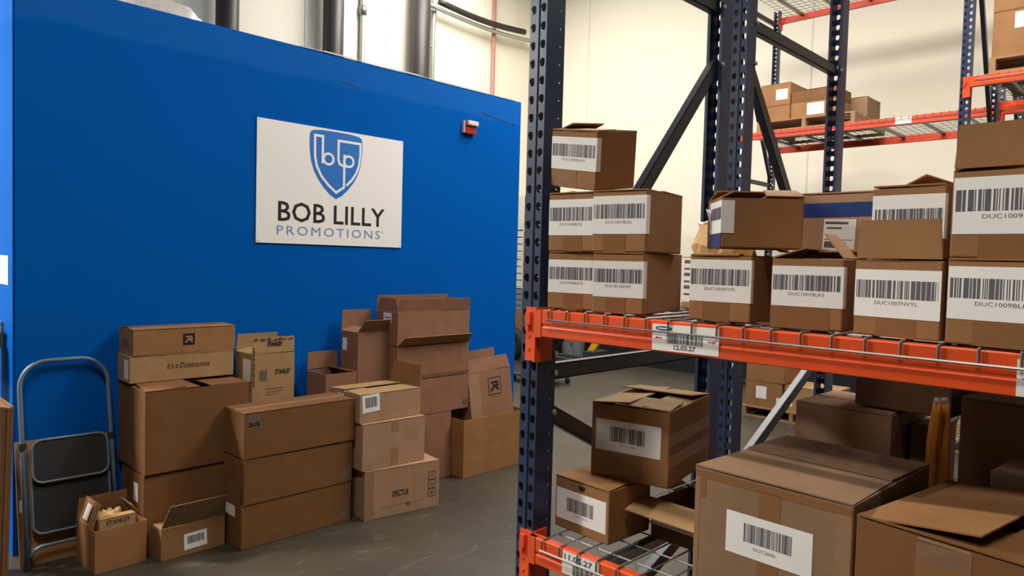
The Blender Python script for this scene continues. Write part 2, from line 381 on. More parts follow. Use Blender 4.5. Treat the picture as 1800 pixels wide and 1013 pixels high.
# crumpled plastic bundle on the partition roof
def lump(name, loc, size, material, seed, amp=0.25, sub=3, parent=None, sharp=3.0):
    bm = bmesh.new(); bmesh.ops.create_icosphere(bm, subdivisions=sub, radius=1.0); rnd = random.Random(seed)
    ph = [rnd.uniform(0, 6.28) for _ in range(6)]
    for v in bm.verts:
        c_ = v.co.copy(); k = 1 + amp * (math.sin(sharp * c_.x * 2 + ph[0]) * math.sin(sharp * c_.y * 2.3 + ph[1]) + 0.6 * math.sin(sharp * 2 * c_.z + ph[2] + 3 * c_.x) + 0.4 * math.sin(sharp * 4 * c_.y + ph[3] + 4 * c_.z) + 0.5 * rnd.uniform(-.3, .3))
        v.co = Vector((c_.x * size[0], c_.y * size[1], c_.z * size[2])) * k
    o = mesh_obj(name, bm, material, parent, T(*loc), smooth=True)
    return o
tag(lump('plastic_bundle', (-5.6, 1.90, 3.22), (0.30, 0.36, 0.24), 'grey_film', 5, amp=0.12), 'crumpled translucent plastic bundle on top of the partition', 'bundle')

# company sign on the blue partition
sg = thing('company_sign', 'white company sign with blue shield emblem on the blue partition', 'sign', (-4.349, 2.115, 1.667))
SM = Matrix(((0, 0, 1, 0), (1, 0, 0, 0), (0, 1, 0, 0), (0, 0, 0, 1)))       # sign plane: u along +y, v up, n +x
SW, SH = 1.135, 0.788
box_part('board', (0, 0, 0.001), (SW, SH, 0.008), 'sign_board', sg, M=SM)
K = SW / 1000.0
def S(x, y): return (x * K, SH - y * K)       # sign units: 1000 wide, 694 high from the top-left corner
CX = 505
def sym(pts): return pts + [(2 * CX - x, y) for x, y in pts[::-1]]
def sx(x): return CX + (x - 540) * 1.05
shield = [S(x, y) for x, y in sym([(sx(a_), b_ - 13) for a_, b_ in [(540, 428), (500, 404), (462, 368), (425, 322), (395, 270), (376, 210), (368, 150), (366, 100), (367, 60), (374, 42), (392, 32), (440, 26), (490, 24), (540, 24)]])]
sh = flat('shield_emblem', [shield], 'sign_blue', sg, SM @ T(0, 0, 0.0086))
W_ = 15 * K
def S2(p): return S(sx(p[0]), p[1] - 13)
pl_ = [stroke([S2(p) for p in [(608, 340), (640, 308), (672, 262), (692, 210), (700, 150), (700, 74), (552, 74), (552, 186), (560, 212), (582, 222), (612, 222)]], W_),
       stroke([S2(p) for p in [(592, 214), (592, 352), (540, 388), (492, 350), (446, 302), (414, 244), (402, 190), (400, 130), (400, 62), (450, 62), (450, 222)]], W_),
       [[S2(q) for q in quad] for quad in ring(488, 192, 32, 14)],
       [[S2(q) for q in quad] for quad in ring(622, 192, 32, 14)],
       stroke([S2(p) for p in [(592, 152), (592, 230)]], W_)]
for i, p in enumerate(pl_): flat('emblem_stroke', p, 'sign_board', sh, T(0, 0, 0.0006 + 0.00005 * i))
x_, y_ = S(130, 564); text('BOB LILLY', 0.181, 'sign_black', sg, SM @ T(x_, y_, 0.0088), width=734 * K, spacing=1.02, bold=0.0022)
x_, y_ = S(124, 644); text('PROMOTIONS', 0.0855, 'sign_promo', sg, SM @ T(x_, y_, 0.0088), width=708 * K, spacing=1.25)
x_, y_ = S(838, 606); text('TM', 0.018, 'sign_promo', sg, SM @ T(x_, y_, 0.0088), width=18 * K)
for (u, v) in ((12, 10), (988, 12), (12, 684), (988, 684)):
    bm = bmesh.new(); bmesh.ops.create_cone(bm, cap_ends=True, segments=8, radius1=0.004, radius2=0.003, depth=0.003)
    p = S(u, v); mesh_obj('screw', bm, 'steel_bolt', sg, SM @ T(p[0], p[1], 0.0095))
# fire alarm strobe
al = thing('alarm_strobe', 'small red fire alarm with a clear lens high on the blue partition', 'alarm', (-4.349, 3.845, 2.60))
box_part('housing', (0, 0, 0), (0.035, 0.115, 0.105), 'alarm_red', al, 0.006)
box_part('lens', (0.008, 0.010, 0.066), (0.058, 0.120, 0.104), 'alarm_clear', al, 0.008)
box_part('side_plate', (0, -0.012, 0.005), (0.028, 0.0, 0.10), 'alarm_clear', al, 0.003)

# ------------------------------------------------------------------ pallet racks
PW, PD, PITCH, PH = 0.0645, 0.078, 0.0508, 92
def cell(bm, o, u, v, n, r, c, rad, nseg, th=0.0028):
    """sheet cell r=(u0,v0,u1,v1) with a hole of radius rad(angle) about c"""
    ang = [2 * math.pi * i / nseg for i in range(nseg)]
    ang += [math.atan2(y - c[1], x - c[0]) % (2 * math.pi) for x, y in ((r[0], r[1]), (r[2], r[1]), (r[2], r[3]), (r[0], r[3]))]
    ang = sorted(set(round(a, 5) for a in ang))
    fo, fi, bo, bi = [], [], [], []
    for a in ang:
        ca, sa = math.cos(a), math.sin(a); t = 1e9
        if ca > 1e-9: t = min(t, (r[2] - c[0]) / ca)
        if ca < -1e-9: t = min(t, (r[0] - c[0]) / ca)
        if sa > 1e-9: t = min(t, (r[3] - c[1]) / sa)
        if sa < -1e-9: t = min(t, (r[1] - c[1]) / sa)
        q = rad(a)
        for lst, k, z in ((fo, t, 0), (fi, q, 0), (bo, t, -th), (bi, q, -th)):
            lst.append(bm.verts.new(o + u * (c[0] + k * ca) + v * (c[1] + k * sa) + n * z))
    k = len(ang)
    for i in range(k):
        j = (i + 1) % k
        bm.faces.new((fo[i], fo[j], fi[j], fi[i])); bm.faces.new((bo[j], bo[i], bi[i], bi[j])); bm.faces.new((fi[i], fi[j], bi[j], bi[i]))
def tear(a):     # wide at the top, narrow at the foot
    s = math.sin(a)
    return 0.0090 + (0.0012 if s > 0 else 0.0075 * (-s) ** 3)
def small(a): return 0.0032
X, Y, Z = Vector((1, 0, 0)), Vector((0, 1, 0)), Vector((0, 0, 1))
bm = bmesh.new()
for k in range(PH):
    z0 = k * PITCH; z1 = z0 + PITCH; zc = z0 + PITCH * 0.55
    cell(bm, Vector(), X, Z, -Y, (0, z0, PW / 2, z1), (PW * 0.21, zc), tear, 10)
    cell(bm, Vector(), X, Z, -Y, (PW / 2, z0, PW, z1), (PW * 0.79, zc), tear, 10)
    cell(bm, Vector((PW, 0, 0)), Y, Z, X, (0, z0, PD, z1), (PD * 0.78, zc), small, 6)
    cell(bm, Vector((0, PD, 0)), -Y, Z, -X, (0, z0, PD, z1), (PD * 0.22, zc), small, 6)
Ht = PH * PITCH
bx(bm, PW * 0.44, -0.003, 0, PW * 0.56, 0.0, Ht)
bx(bm, 0, PD - 0.003, 0, 0.012, PD, Ht); bx(bm, PW - 0.012, PD - 0.003, 0, PW, PD, Ht)
me_post = bpy.data.meshes.new('upright_post'); bm.to_mesh(me_post); bm.free(); me_post.materials.append(MATS['post_blue'])
def brace(bm, p, q, w=0.047, t=0.03):
    """open channel strut lying in a frame plane"""
    p = Vector(p); q = Vector(q); d = (q - p).normalized(); n = Vector((0, -d.z, d.y))
    s = Vector((1, 0, 0))
    for (c0, ww_, tt) in ((s * (t / 2 - 0.0015), w, 0.003), (n * (w / 2 - 0.0015), 0.003, t), (n * (-w / 2 + 0.0015), 0.003, t)):
        M = Matrix(((d.x, s.x, n.x, p.x + c0.x), (d.y, s.y, n.y, p.y + c0.y), (d.z, s.z, n.z, p.z + c0.z), (0, 0, 0, 1)))
        bx(bm, 0, -tt / 2, -ww_ / 2, (q - p).length, tt / 2, ww_ / 2, M)
BH = 0.076
def beam_mesh(L):
    prof = [(0, 0.002), (0, 0.026), (0.0022, 0.030), (0.0022, 0.034), (0, 0.038), (0, BH - 0.003), (0.003, BH), (0.026, BH), (0.026, BH - 0.041), (0.044, BH - 0.041), (0.044, 0)]
    prof += [(0.003, 0)]
    bm = bmesh.new(); A = [bm.verts.new((0, y, z)) for y, z in prof]; B = [bm.verts.new((L, y, z)) for y, z in prof]; n = len(prof)
    for i in range(n): bm.faces.new((A[i], A[(i + 1) % n], B[(i + 1) % n], B[i]))
    bm.faces.new(A[::-1]); bm.faces.new(B)
    return bm
def connector_mesh(mirror=False):
    bm = bmesh.new()
    bx(bm, -0.050, 0.014, -0.074, 0.003, 0.020, BH + 0.004); bx(bm, -0.006, 0.0, -0.074, 0.0, 0.076, BH + 0.004)
    bx(bm, -0.004, -0.002, -0.002, 0.022, 0.014, BH)
    bx(bm, -0.046, 0.006, 0.030, -0.028, 0.014, 0.066); bx(bm, -0.044, 0.004, 0.014, -0.032, 0.014, 0.028)
    for z in (-0.045, -0.008): bx(bm, -0.040, 0.011, z, -0.032, 0.014, z + 0.008)
    if mirror:
        for v in bm.verts: v.co.x = -v.co.x
    return bm
def rack(name, label, yf, frames, depth, levels, skip_beams=(), dark='orange'):
    """frames: x of each upright's west edge; levels: per bay list of beam-top heights"""
    t = thing(name, label, 'rack', (frames[0], yf, 0), 0, 'orange and navy pallet racks')
    x0 = frames[0]
    for i, fx in enumerate(frames):
        lx = fx - x0
        link('upright_post', me_post, t, T(lx, 0, 0))
        link('upright_post', me_post, t, T(lx + PW, depth, 0) @ Matrix.Rotation(math.pi, 4, 'Z'))
        for (ya, za, yb, zb_) in BRACES:
            bm = bmesh.new(); brace(bm, (lx + PW / 2, ya * depth, za), (lx + PW / 2, yb * depth, zb_)); st = mesh_obj('brace', bm, 'brace_navy', t)
            for (yy, zz) in ((ya, za), (yb, zb_)):
                bm = bmesh.new(); bmesh.ops.create_cone(bm, cap_ends=True, segments=6, radius1=0.008, radius2=0.008, depth=0.008)
                mesh_obj('bolt', bm, 'steel_bolt', st, T(lx + PW + 0.004, min(max(yy * depth, 0.06), depth - 0.06), zz) @ Matrix.Rotation(math.pi / 2, 4, 'Y'))
        for yy in (0, depth - PD):
            box_part('foot_plate', (lx - 0.02, yy - 0.02, 0), (lx + PW + 0.02, yy + PD + 0.02, 0.008), 'post_blue', t)
    beams = {}
    for i in range(len(frames) - 1):
        xa = frames[i] - x0 + PW + 0.006; L = frames[i + 1] - frames[i] - PW - 0.012
        for z in levels[i]:
            bf = mesh_obj('beam', beam_mesh(L), dark, t, T(xa, -0.020, z - BH)); beams[(i, z)] = bf
            mesh_obj('connector', connector_mesh(), dark, bf); mesh_obj('connector', connector_mesh(True), dark, bf, T(L, 0, 0))
            br = mesh_obj('beam', beam_mesh(L), dark, t, T(xa + L, depth + 0.020, z - BH) @ Matrix.Rotation(math.pi, 4, 'Z'))
            mesh_obj('connector', connector_mesh(), dark, br); mesh_obj('connector', connector_mesh(True), dark, br, T(L, 0, 0))
    return t, beams
def deck(label, x0, x1, yf, depth, z, group, nch=3):
    """wire deck resting on a pair of beams whose tops are at z"""
    r = 0.0027; zc = z + r; t = thing('wire_deck', label, 'wire deck', (x0, yf, z), 0, group); W = x1 - x0; D = depth
    bm = bmesh.new(); n = int(W / 0.0635)
    for i in range(n + 1):
        x = 0.004 + i * (W - 0.008) / n
        tube(bm, [(x, -0.0252, -0.026), (x, -0.0252, 0.000), (x, -0.0225, r), (x, D + 0.0225, r), (x, D + 0.0252, 0), (x, D + 0.0252, -0.026)], r, 4)
    mesh_obj('long_wires', bm, 'zinc', t)
    bm = bmesh.new()
    for y, zz in [(-0.0252 - 2 * r, -0.026), (D + 0.0252 + 2 * r, -0.026)] + [(0.055 + k * (D - 0.11) / 10, -r) for k in range(11)]:
        tube(bm, [(0, y, zz), (W, y, zz)], r, 4)
    mesh_obj('cross_wires', bm, 'zinc', t)
    for k in range(nch):
        x = W * (k + 0.5) / nch; bm = bmesh.new()
        bx(bm, x - 0.016, 0.008, -0.028, x + 0.016, D - 0.008, -0.026); bx(bm, x - 0.016, 0.008, -0.028, x - 0.014, D - 0.008, -2 * r); bx(bm, x + 0.014, 0.008, -0.028, x + 0.016, D - 0.008, -2 * r)
        mesh_obj('support_channel', bm, 'zinc', t)
    return t
FX = -1.431; DEP = 1.068
BRACES = [(0.07, 0.22, 0.93, 0.22), (0.07, 0.30, 0.93, 0.86), (0.93, 0.80, 0.07, 1.155), (0.07, 1.272, 0.93, 1.272), (0.07, 1.35, 0.93, 2.37), (0.07, 2.575, 0.93, 2.575), (0.93, 2.66, 0.07, 3.6), (0.07, 3.72, 0.93, 3.72)]
BRACES = [(0.07, 0.22, 0.93, 0.22), (0.93, 0.62, 0.07, 0.28), (0.07, 1.155, 0.93, 0.69), (0.07, 1.272, 0.93, 1.272), (0.07, 1.33, 0.93, 2.36), (0.07, 2.575, 0.93, 2.575), (0.93, 2.66, 0.07, 3.6), (0.07, 3.72, 0.93, 3.72)]
rk1, beams1 = rack('pallet_rack', 'front pallet rack with navy uprights and orange beams holding barcoded cartons', 1.512, [FX, 1.05], DEP, [[1.462, 0.815]])
BRACES = [(0.07, 0.22, 0.93, 0.22), (0.07, 0.72, 0.93, 1.18), (0.07, 1.272, 0.93, 1.272), (0.07, 2.42, 0.93, 1.35), (0.07, 2.583, 0.93, 2.583), (0.07, 2.70, 0.93, 3.6), (0.07, 3.72, 0.93, 3.72)]
rk2, _ = rack('pallet_rack', 'navy rack frame standing back to back behind the front rack', 2.70, [FX, 1.05], DEP, [[0.40]])
BRACES = [(0.07, 0.22, 0.93, 0.22), (0.07, 0.30, 0.93, 1.15), (0.07, 1.272, 0.93, 1.272), (0.93, 1.35, 0.07, 2.42), (0.07, 2.583, 0.93, 2.583), (0.07, 4.3, 0.93, 2.66), (0.07, 4.5, 0.93, 4.5)]
rk3, _ = rack('pallet_rack', 'farther rack across the back aisle holding a palletised brown carton', 6.24, [FX, 1.05], DEP, [[3.055]])
rk4, _ = rack('pallet_rack', 'far rack along the cream wall with two high orange wire shelves', 7.43, [-3.93, FX, 1.05], DEP, [[3.045, 4.60], [3.045]], dark='orange_red')
deck('wire deck under the barcoded carton rows on the upper front shelf', -1.312, -0.16, 1.512, DEP, 1.462, 'wire decks on the racks')
deck('wire deck under the smaller cartons on the lower front shelf', -1.312, -0.16, 1.512, DEP, 0.815, 'wire decks on the racks')
d2 = deck('wire deck on the upper front shelf beyond the second orange-beam label', -0.15, 1.0, 1.512, DEP, 1.462, 'wire decks on the racks')
deck('wire deck under the large taped cartons on the lower front shelf', -0.15, 1.0, 1.512, DEP, 0.815, 'wire decks on the racks')
for a, b_, z, lab in ((-3.80, -2.66, 3.045, 'far wire shelf holding the pallet of small cartons'), (-2.64, -1.50, 3.045, 'far empty wire shelf next to the grey beam tag'), (-3.80, -2.66, 4.60, 'topmost far wire shelf, half by the rack end'), (-2.64, -1.50, 4.60, 'topmost far wire shelf, half away from the rack end'), (-1.32, -0.2, 3.045, 'far wire shelf seen beneath the palletised brown carton')):
    deck(lab, a, b_, 7.43, DEP, z, 'wire decks on the racks')
deck('wire shelf carrying the palletised brown carton across the aisle', -1.32, -0.2, 6.24, DEP, 3.055, 'wire decks on the racks')
# beam labels
def beam_label(bm_obj, x0, z0, w, h, s, seed, tilt, order='low'):
    """bm_obj local: x along beam, front face y=0, z from the beam's underside"""
    M = T(x0, -0.0006, z0) @ Matrix(((1, 0, 0, 0), (0, 0, -1, 0), (0, 1, 0, 0), (0, 0, 0, 1))) @ Matrix.Rotation(R(tilt), 4, 'Z')
    lb = box_part('location_label', (0, 0, 0), (w, h, 0.0006), 'paper', bm_obj, M=M)
    e = 0.0009
    if order == 'low':
        bmx = bmesh.new()
        flat('barcode', barcode_polys(0.23 * w, 0.30 * h, 0.77 * w, 0.66 * h, seed, 34), 'ink', lb, T(0, 0, e))
        if s: text(s, 0.24 * h, 'ink', lb, T(0.34 * w, 0.09 * h, e), width=0.33 * w, bold=0.0005)
        flat('logo_oval', [[(0.18 * w + 0.13 * w * math.cos(q), 0.84 * h + 0.085 * h * math.sin(q)) for q in [2 * math.pi * i / 20 for i in range(20)]]], 'ink_blue', lb, T(0, 0, e))
        flat('logo_band', [[(0.09 * w, 0.82 * h), (0.27 * w, 0.82 * h), (0.27 * w, 0.865 * h), (0.09 * w, 0.865 * h)]], 'paper', lb, T(0, 0, e + 0.0003))
        for sgn, cx in ((-1, 0.10), (1, 0.90)):
            cx *= w; cy = 0.48 * h; a = 0.06 * w * sgn
            flat('arrow', [[(cx - a, cy - 0.02 * h), (cx + a * 0.2, cy - 0.02 * h), (cx + a * 0.2, cy + 0.02 * h), (cx - a, cy + 0.02 * h)], [(cx + a * 0.2, cy - 0.06 * h), (cx + a, cy), (cx + a * 0.2, cy + 0.06 * h)]], 'ink_red', lb, T(0, 0, e))
    else:
        text(s, 0.34 * h, 'ink', lb, T(0.06 * w, 0.66 * h, e), width=0.86 * w, bold=0.0006)
        flat('barcode', barcode_polys(0.30 * w, 0.04 * h, 0.84 * w, 0.50 * h, seed, 26), 'ink', lb, T(0, 0, e))
    return lb
bx0 = FX + PW + 0.006
beam_label(beams1[(0, 1.462)], -0.972 - bx0, 0.004, 0.178, 0.064, '12.03.27', 21, 0.6)
beam_label(beams1[(0, 1.462)], -0.234 - bx0, 0.002, 0.178, 0.064, '', 22, 0)
beam_label(beams1[(0, 0.815)], -1.236 - bx0, 0.010, 0.126, 0.062, '11.05.27 |', 23, 0, 'high')

# ------------------------------------------------------------------ cartons on the upper front shelf
UZ = 1.4677; G1 = 'barcoded cartons on the upper front shelf'
A = -9.5
def tape_band(t, side, u0, v0, u1, v1, material='tape', name='tape'): return plate(t, side, u0, v0, u1, v1, material, name, off=0.0002)
# lower pair, middle pair and the single top carton by the upright
t = carton('barcoded carton by the navy upright, bottom of its stack', (-1.331, 1.507), UZ, 0.150, 0.20, 0.159, 12, 'card', group=G1)
barcode_label(t, 0.001, 0.045, 0.149, 0.136, 'DUC1000BLKXL', 1); tape_band(t, 'front', 0.05, 0.0, 0.11, 0.045)
t = carton('barcoded carton second from the upright, at the open end of the bottom pair', (-1.171, 1.504), UZ, 0.143, 0.285, 0.159, 12, 'card', group=G1)
barcode_label(t, 0.001, 0.042, 0.1425, 0.136, 'DUC1001BLKXM', 2, wrap=0.018); tape_band(t, 'front', 0.04, 0.0, 0.095, 0.042)
z2 = UZ + 0.1595
t = carton('barcoded carton by the navy upright, in the middle of its stack', (-1.335, 1.508), z2, 0.147, 0.20, 0.162, 8, 'card', flaps=[('L', 5, None), ('R', 0, None), ('F', 0, None), ('B', 0, None)], group=G1)
barcode_label(t, 0.001, 0.044, 0.146, 0.142, 'DUC1000BLKL', 3); tape_band(t, 'front', 0.05, 0.0, 0.11, 0.044)
t = carton('barcoded carton on top of the bottom pair, its label wrapping toward the brace', (-1.185, 1.513), z2, 0.157, 0.222, 0.162, 8, 'card', flaps=[('L', 0, None), ('R', 5, 0.05), ('F', 0, None), ('B', 2, None)], group=G1)
barcode_label(t, 0.001, 0.047, 0.1565, 0.146, 'DUC1001BLKL', 4, wrap=0.018); tape_band(t, 'front', 0.035, 0.0, 0.10, 0.047)
t = carton('single barcoded carton with a raised dark flap, topmost by the upright', (-1.352, 1.530), 1.812, 0.169, 0.162, 0.158, -3.4, 'card', flaps=[('L', 22, 0.055, dict(trim=(0.0, 0.02))), ('R', 0, None), ('F', 2, None), ('B', 1, None)], group=G1, tilt=(7.5, 8.1))
barcode_label(t, 0.001, 0.050, 0.1685, 0.138, 'DUC1005BLKM', 5, wrap=0.016); tape_band(t, 'front', 0.03, 0.0, 0.10, 0.05)
# single cartons along the shelf; last four stretched back unseen to shade below
tB = carton('barcoded carton below the skewed flap-open carton', (-0.902, 1.536), UZ, 0.150, 0.17, 0.157, 6.5, 'card', flaps=[('L', 0, None), ('R', 0, None), ('F', 16, 0.05, dict(trim=(0.0, 0.03), curl=-0.5)), ('B', 0, None)], group=G1)
barcode_label(tB, 0.001, 0.046, 0.1495, 0.145, 'DUC1003NVYS', 6, wrap=0.014); tape_band(tB, 'front', 0.035, 0.0, 0.10, 0.046)
tC = carton('open barcoded carton with a kraft flap standing up', (-0.695, 1.530), UZ, 0.150, 0.18, 0.157, 4.3, 'card', flaps=[('L', 18, 0.07), ('R', 48, 0.07, dict(trim=(0.0, 0.06), taper=0.02)), ('B', 10, 0.08)], group=G1)
barcode_label(tC, 0.001, 0.048, 0.1495, 0.135, 'DUC1007BLKS', 7, wrap=0.018); tape_band(tC, 'front', 0.0, 0.0, 0.125, 0.047)
tD = carton('barcoded carton with its plain front flap standing up', (-0.520, 1.530), UZ, 0.163, 0.40, 0.154, -7.4, 'card', flaps=[('L', 0, None), ('R', 0, None), ('F', 90, 0.076), ('B', 0, None)], group=G1)
barcode_label(tD, 0.001, 0.038, 0.162, 0.132, 'DUC1007NVYL', 8); tape_band(tD, 'front', 0.045, 0.0, 0.12, 0.038)
tE = carton('barcoded carton under the one with a tall raised flap', (-0.350, 1.506), UZ, 0.185, 0.42, 0.157, -7.0, 'card', flaps=[('L', 0, None), ('R', 0, None), ('F', 0, None), ('B', 0, None)], group=G1)
barcode_label(tE, 0.002, 0.046, 0.184, 0.142, 'DUC1009BLKM', 9); tape_band(tE, 'front', 0.045, 0.0, 0.13, 0.046)
t = carton('barcoded carton with a tall plain flap raised in front, top of its pair', (-0.349, 1.506), UZ + 0.1575, 0.190, 0.42, 0.162, -3.0, 'card', flaps=[('L', 20, 0.08), ('R', 0, None), ('F', 92, 0.078), ('B', 0, None)], group=G1)
barcode_label(t, 0.003, 0.043, 0.189, 0.145, 'DUC1009BLKS', 10); tape_band(t, 'front', 0.045, 0.0, 0.15, 0.043)
t = carton('barcoded carton half hidden behind a plain raised flap', (-0.508, 1.575), UZ + 0.1545, 0.135, 0.42, 0.148, -2.0, 'card', flaps=[('L', 28, 0.075, dict(trim=(0.0, 0.10))), ('R', 0, None), ('F', 0, None), ('B', 0, None)], group=G1)
barcode_label(t, 0.001, 0.04, 0.134, 0.128, None, 11, wrap=0.012, bc=(0.04, 0.30, 0.97, 0.68))
# skewed carton resting across two others
tS = carton('skewed plain-sided carton with a peeling barcode sticker on its narrow end', (-0.832, 1.550), UZ + 0.1735, 0.190, 0.15, 0.124, 41.0, 'card', flaps=[('F', 30, 0.05, dict(trim=(0.10, 0.0), curl=-0.3)), ('B', 15, 0.07), ('L', 25, 0.04), ('R', 5, None)], group=G1)
lb = barcode_label(tS, 0.030, 0.035, 0.15, 0.112, None, 12, side='left', wrap=0.030, bc=(0.10, 0.42, 1.0, 0.80))
bm = bmesh.new(); vs_ = [bm.verts.new(p) for p in ((0.0, 0.030, 0.0008), (0.0, 0.062, 0.0008), (-0.026, 0.066, 0.006), (0.0, 0.030, 0.0003), (0.0, 0.062, 0.0003), (-0.026, 0.066, 0.0055))]
for f in ((0, 1, 2), (5, 4, 3), (0, 3, 4, 1), (1, 4, 5, 2), (2, 5, 3, 0)): bm.faces.new([vs_[i] for i in f])
mesh_obj('peeling_corner', bm, 'paper', lb)
plate(tS, 'left', 0.03, 0.0, 0.149, 0.034, 'stripe_blue', 'tape')  # bluish reflection on this end, put in as the tape's colour
# bits that lie between: kraft sheet under the skewed carton
bm = bmesh.new(); NX, NY = 14, 10; rnd = random.Random(4); g = [[None] * (NY + 1) for _ in range(NX + 1)]
for i in range(NX + 1):
    for j in range(NY + 1):
        x = -0.76 + 0.21 * i / NX; y = 1.64 + 0.16 * j / NY
        z = UZ + 0.158 + 0.007 + 0.006 * math.sin(5 * i / NX * 1.7 + j * .4) + 0.004 * math.sin(9 * j / NY + i) + rnd.uniform(0, .002)
        g[i][j] = bm.verts.new((x, y, z))
for i in range(NX):
    for j in range(NY): bm.faces.new((g[i][j], g[i + 1][j], g[i + 1][j + 1], g[i][j + 1]))
bmesh.ops.solidify(bm, geom=bm.faces[:], thickness=0.0015)
tag(mesh_obj('kraft_paper_sheet', bm, 'kraft_paper'), 'crumpled kraft packing paper poking out beneath the skewed carton', 'packing paper')
# carton with the blue stripe behind
t = carton('carton with a blue stripe and shipping label behind the open carton', (-0.782, 1.87), UZ, 0.185, 0.58, 0.325, 0.0, 'card_pink', group='cartons behind the upper shelf front row')  # unseen depth stretched back to keep rear light off the lower shelf
plate(t, 'front', 0.0, 0.262, 0.185, 0.298, 'stripe_blue', 'stripe')
lb = plate(t, 'front', 0.062, 0.155, 0.140, 0.258, 'paper', 'shipping_label', tilt=-2)
for (u0, v0, u1, v1) in ((0.004, 0.090, 0.060, 0.096), (0.008, 0.078, 0.045, 0.082), (0.004, 0.05, 0.074, 0.0515), (0.004, 0.030, 0.05, 0.046), (0.0, 0.022, 0.078, 0.0235), (0.055, 0.010, 0.072, 0.02)):
    flat('printed_mark', [rect(u0, v0, u1, v1)], 'ink', lb, T(0, 0, 0.0006))
flat('barcode', barcode_polys(0.024, 0.033, 0.058, 0.044, 31, 20), 'ink', lb, T(0, 0, 0.0008))
bm = bmesh.new(); rnd = random.Random(9); NX, NY = 16, 20; g = []
for i in range(NX + 1):
    row = []
    for j in range(NY + 1):
        u = -0.01 + 0.062 * i / NX + 0.004 * math.sin(j * .9); v = 0.115 + 0.212 * j / NY
        row.append(bm.verts.new((u - 0.0925, -0.112 - abs(0.010 * math.sin(i * 1.1 + 0.7 * j) + 0.008 * math.sin(1.9 * j - .6 * i)) - rnd.uniform(0, .006), v)))
    g.append(row)
for i in range(NX):
    for j in range(NY): bm.faces.new((g[i][j], g[i + 1][j], g[i + 1][j + 1], g[i][j + 1]))
mesh_obj('plastic_film', bm, 'clear_film', t)
t = carton('low plain carton at the back of the upper shelf behind the raised flaps', (-0.565, 2.03), UZ, 0.42, 0.46, 0.150, 0, 'card', group='cartons behind the upper shelf front row')  # added out of sight to keep rear light off the big taped carton
# labelled carton and paper bag in the gap beside the pair
t = carton('white-labelled parcel seen through the gap beside the bottom pair', (-1.148, 1.91), UZ, 0.33, 0.50, 0.155, 0, 'card_pale', group='cartons behind the upper shelf front row')  # unseen width and depth stretched to block rear light below
lb = plate(t, 'front', 0.0, 0.020, 0.12, 0.152, 'paper', 'shipping_label')
for k in range(6): flat('printed_mark', [rect(0.008, 0.02 + 0.019 * k, 0.09 - 0.01 * (k % 3), 0.026 + 0.019 * k + 0.004 * (k % 2))], 'ink', lb, T(0, 0, 0.0006))
bg_ = thing('kraft_bag', 'crumpled tan paper bag with crimped rim on the white-labelled parcel', 'paper bag', (-1.07, 2.01, UZ + 0.1555))
bm = bmesh.new(); rnd = random.Random(12); rings = []
for k, (z, a, b2) in enumerate(((0.0, 0.085, 0.085), (0.035, 0.09, 0.09), (0.075, 0.08, 0.07), (0.102, 0.074, 0.05))):
    rings.append([bm.verts.new((a * math.cos(2 * math.pi * i / 28) * (1 + rnd.uniform(-.06, .06)), b2 * math.sin(2 * math.pi * i / 28) * (1 + rnd.uniform(-.06, .06)), z + (rnd.uniform(-.006, .006) if k else 0))) for i in range(28)])
for k in range(3):
    for i in range(28): bm.faces.new((rings[k][i], rings[k][(i + 1) % 28], rings[k + 1][(i + 1) % 28], rings[k + 1][i]))
bm.faces.new(rings[0][::-1]); bm.faces.new(rings[-1])
mesh_obj('bag', bm, 'kraft_paper', bg_)
bm = bmesh.new(); tube(bm, [(0.076 * math.cos(a), 0.052 * math.sin(a), 0.103 + 0.004 * math.sin(9 * a)) for a in [2 * math.pi * i / 40 for i in range(40)]], 0.004, 6, True); mesh_obj('crimped_rim', bm, 'paper', bg_)

# ------------------------------------------------------------------ cartons on the lower front shelf
LZ = 0.8207; G2 = 'cartons on the lower front shelf'
t = carton('small barcoded carton with a finger hole on the lower shelf by the upright', (-1.357, 1.597), LZ, 0.203, 0.188, 0.152, -3.0, 'card', flaps=[('L', 0, None), ('R', 2, None), ('F', 3, None), ('B', 2, None)], group=G2)
barcode_label(t, 0.006, 0.028, 0.193, 0.117, 'DUC1002', 41, bc=(0.22, 0.32, 0.76, 0.76), txt=0.20, tsize=0.07, tw=0.3)
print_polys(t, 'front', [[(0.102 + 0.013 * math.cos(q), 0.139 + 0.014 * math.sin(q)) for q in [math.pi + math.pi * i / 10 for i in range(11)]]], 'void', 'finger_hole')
t = carton('open carton with a broad tan flap jutting out beside the large taped carton', (-1.122, 1.745), LZ, 0.22, 0.24, 0.108, -2.0, 'card_dark', flaps=[('F', 190, 0.105, dict(mat='card_pale', taper=0.012, trim=(-0.03, 0))), ('B', 0, 0.06), ('R', 0, 0.06)], group=G2)
barcode_label(t, 0.006, 0.035, 0.19, 0.09, None, 42, bc=(0.35, 0.15, 0.9, 0.9))
tK = carton('barcoded carton with overlapping top flaps perched above the finger-hole carton', (-1.283, 1.664), 0.9775, 0.240, 0.345, 0.218, 11.0, 'card', flaps=[('L', 5, 0.115, dict(mat='card_pale')), ('R', 4, 0.085, dict(mat='card_pale')), ('F', 3, 0.12, dict(trim=(0.07, 0), mat='card_pale')), ('B', 6, 0.15, dict(mat='card_pale'))], group=G2)  # paler top flaps: light on the box top put into the board colour
barcode_label(tK, 0.015, 0.078, 0.215, 0.168, 'DUC1004', 43, bc=(0.22, 0.32, 0.76, 0.80), txt=0.20, tsize=0.07, tw=0.24)
tape_band(tK, 'front', 0.075, 0.0, 0.16, 0.074)
for v in (0.055, 0.115): tape_band(tK, 'right', 0.0, v, 0.344, v + 0.035)
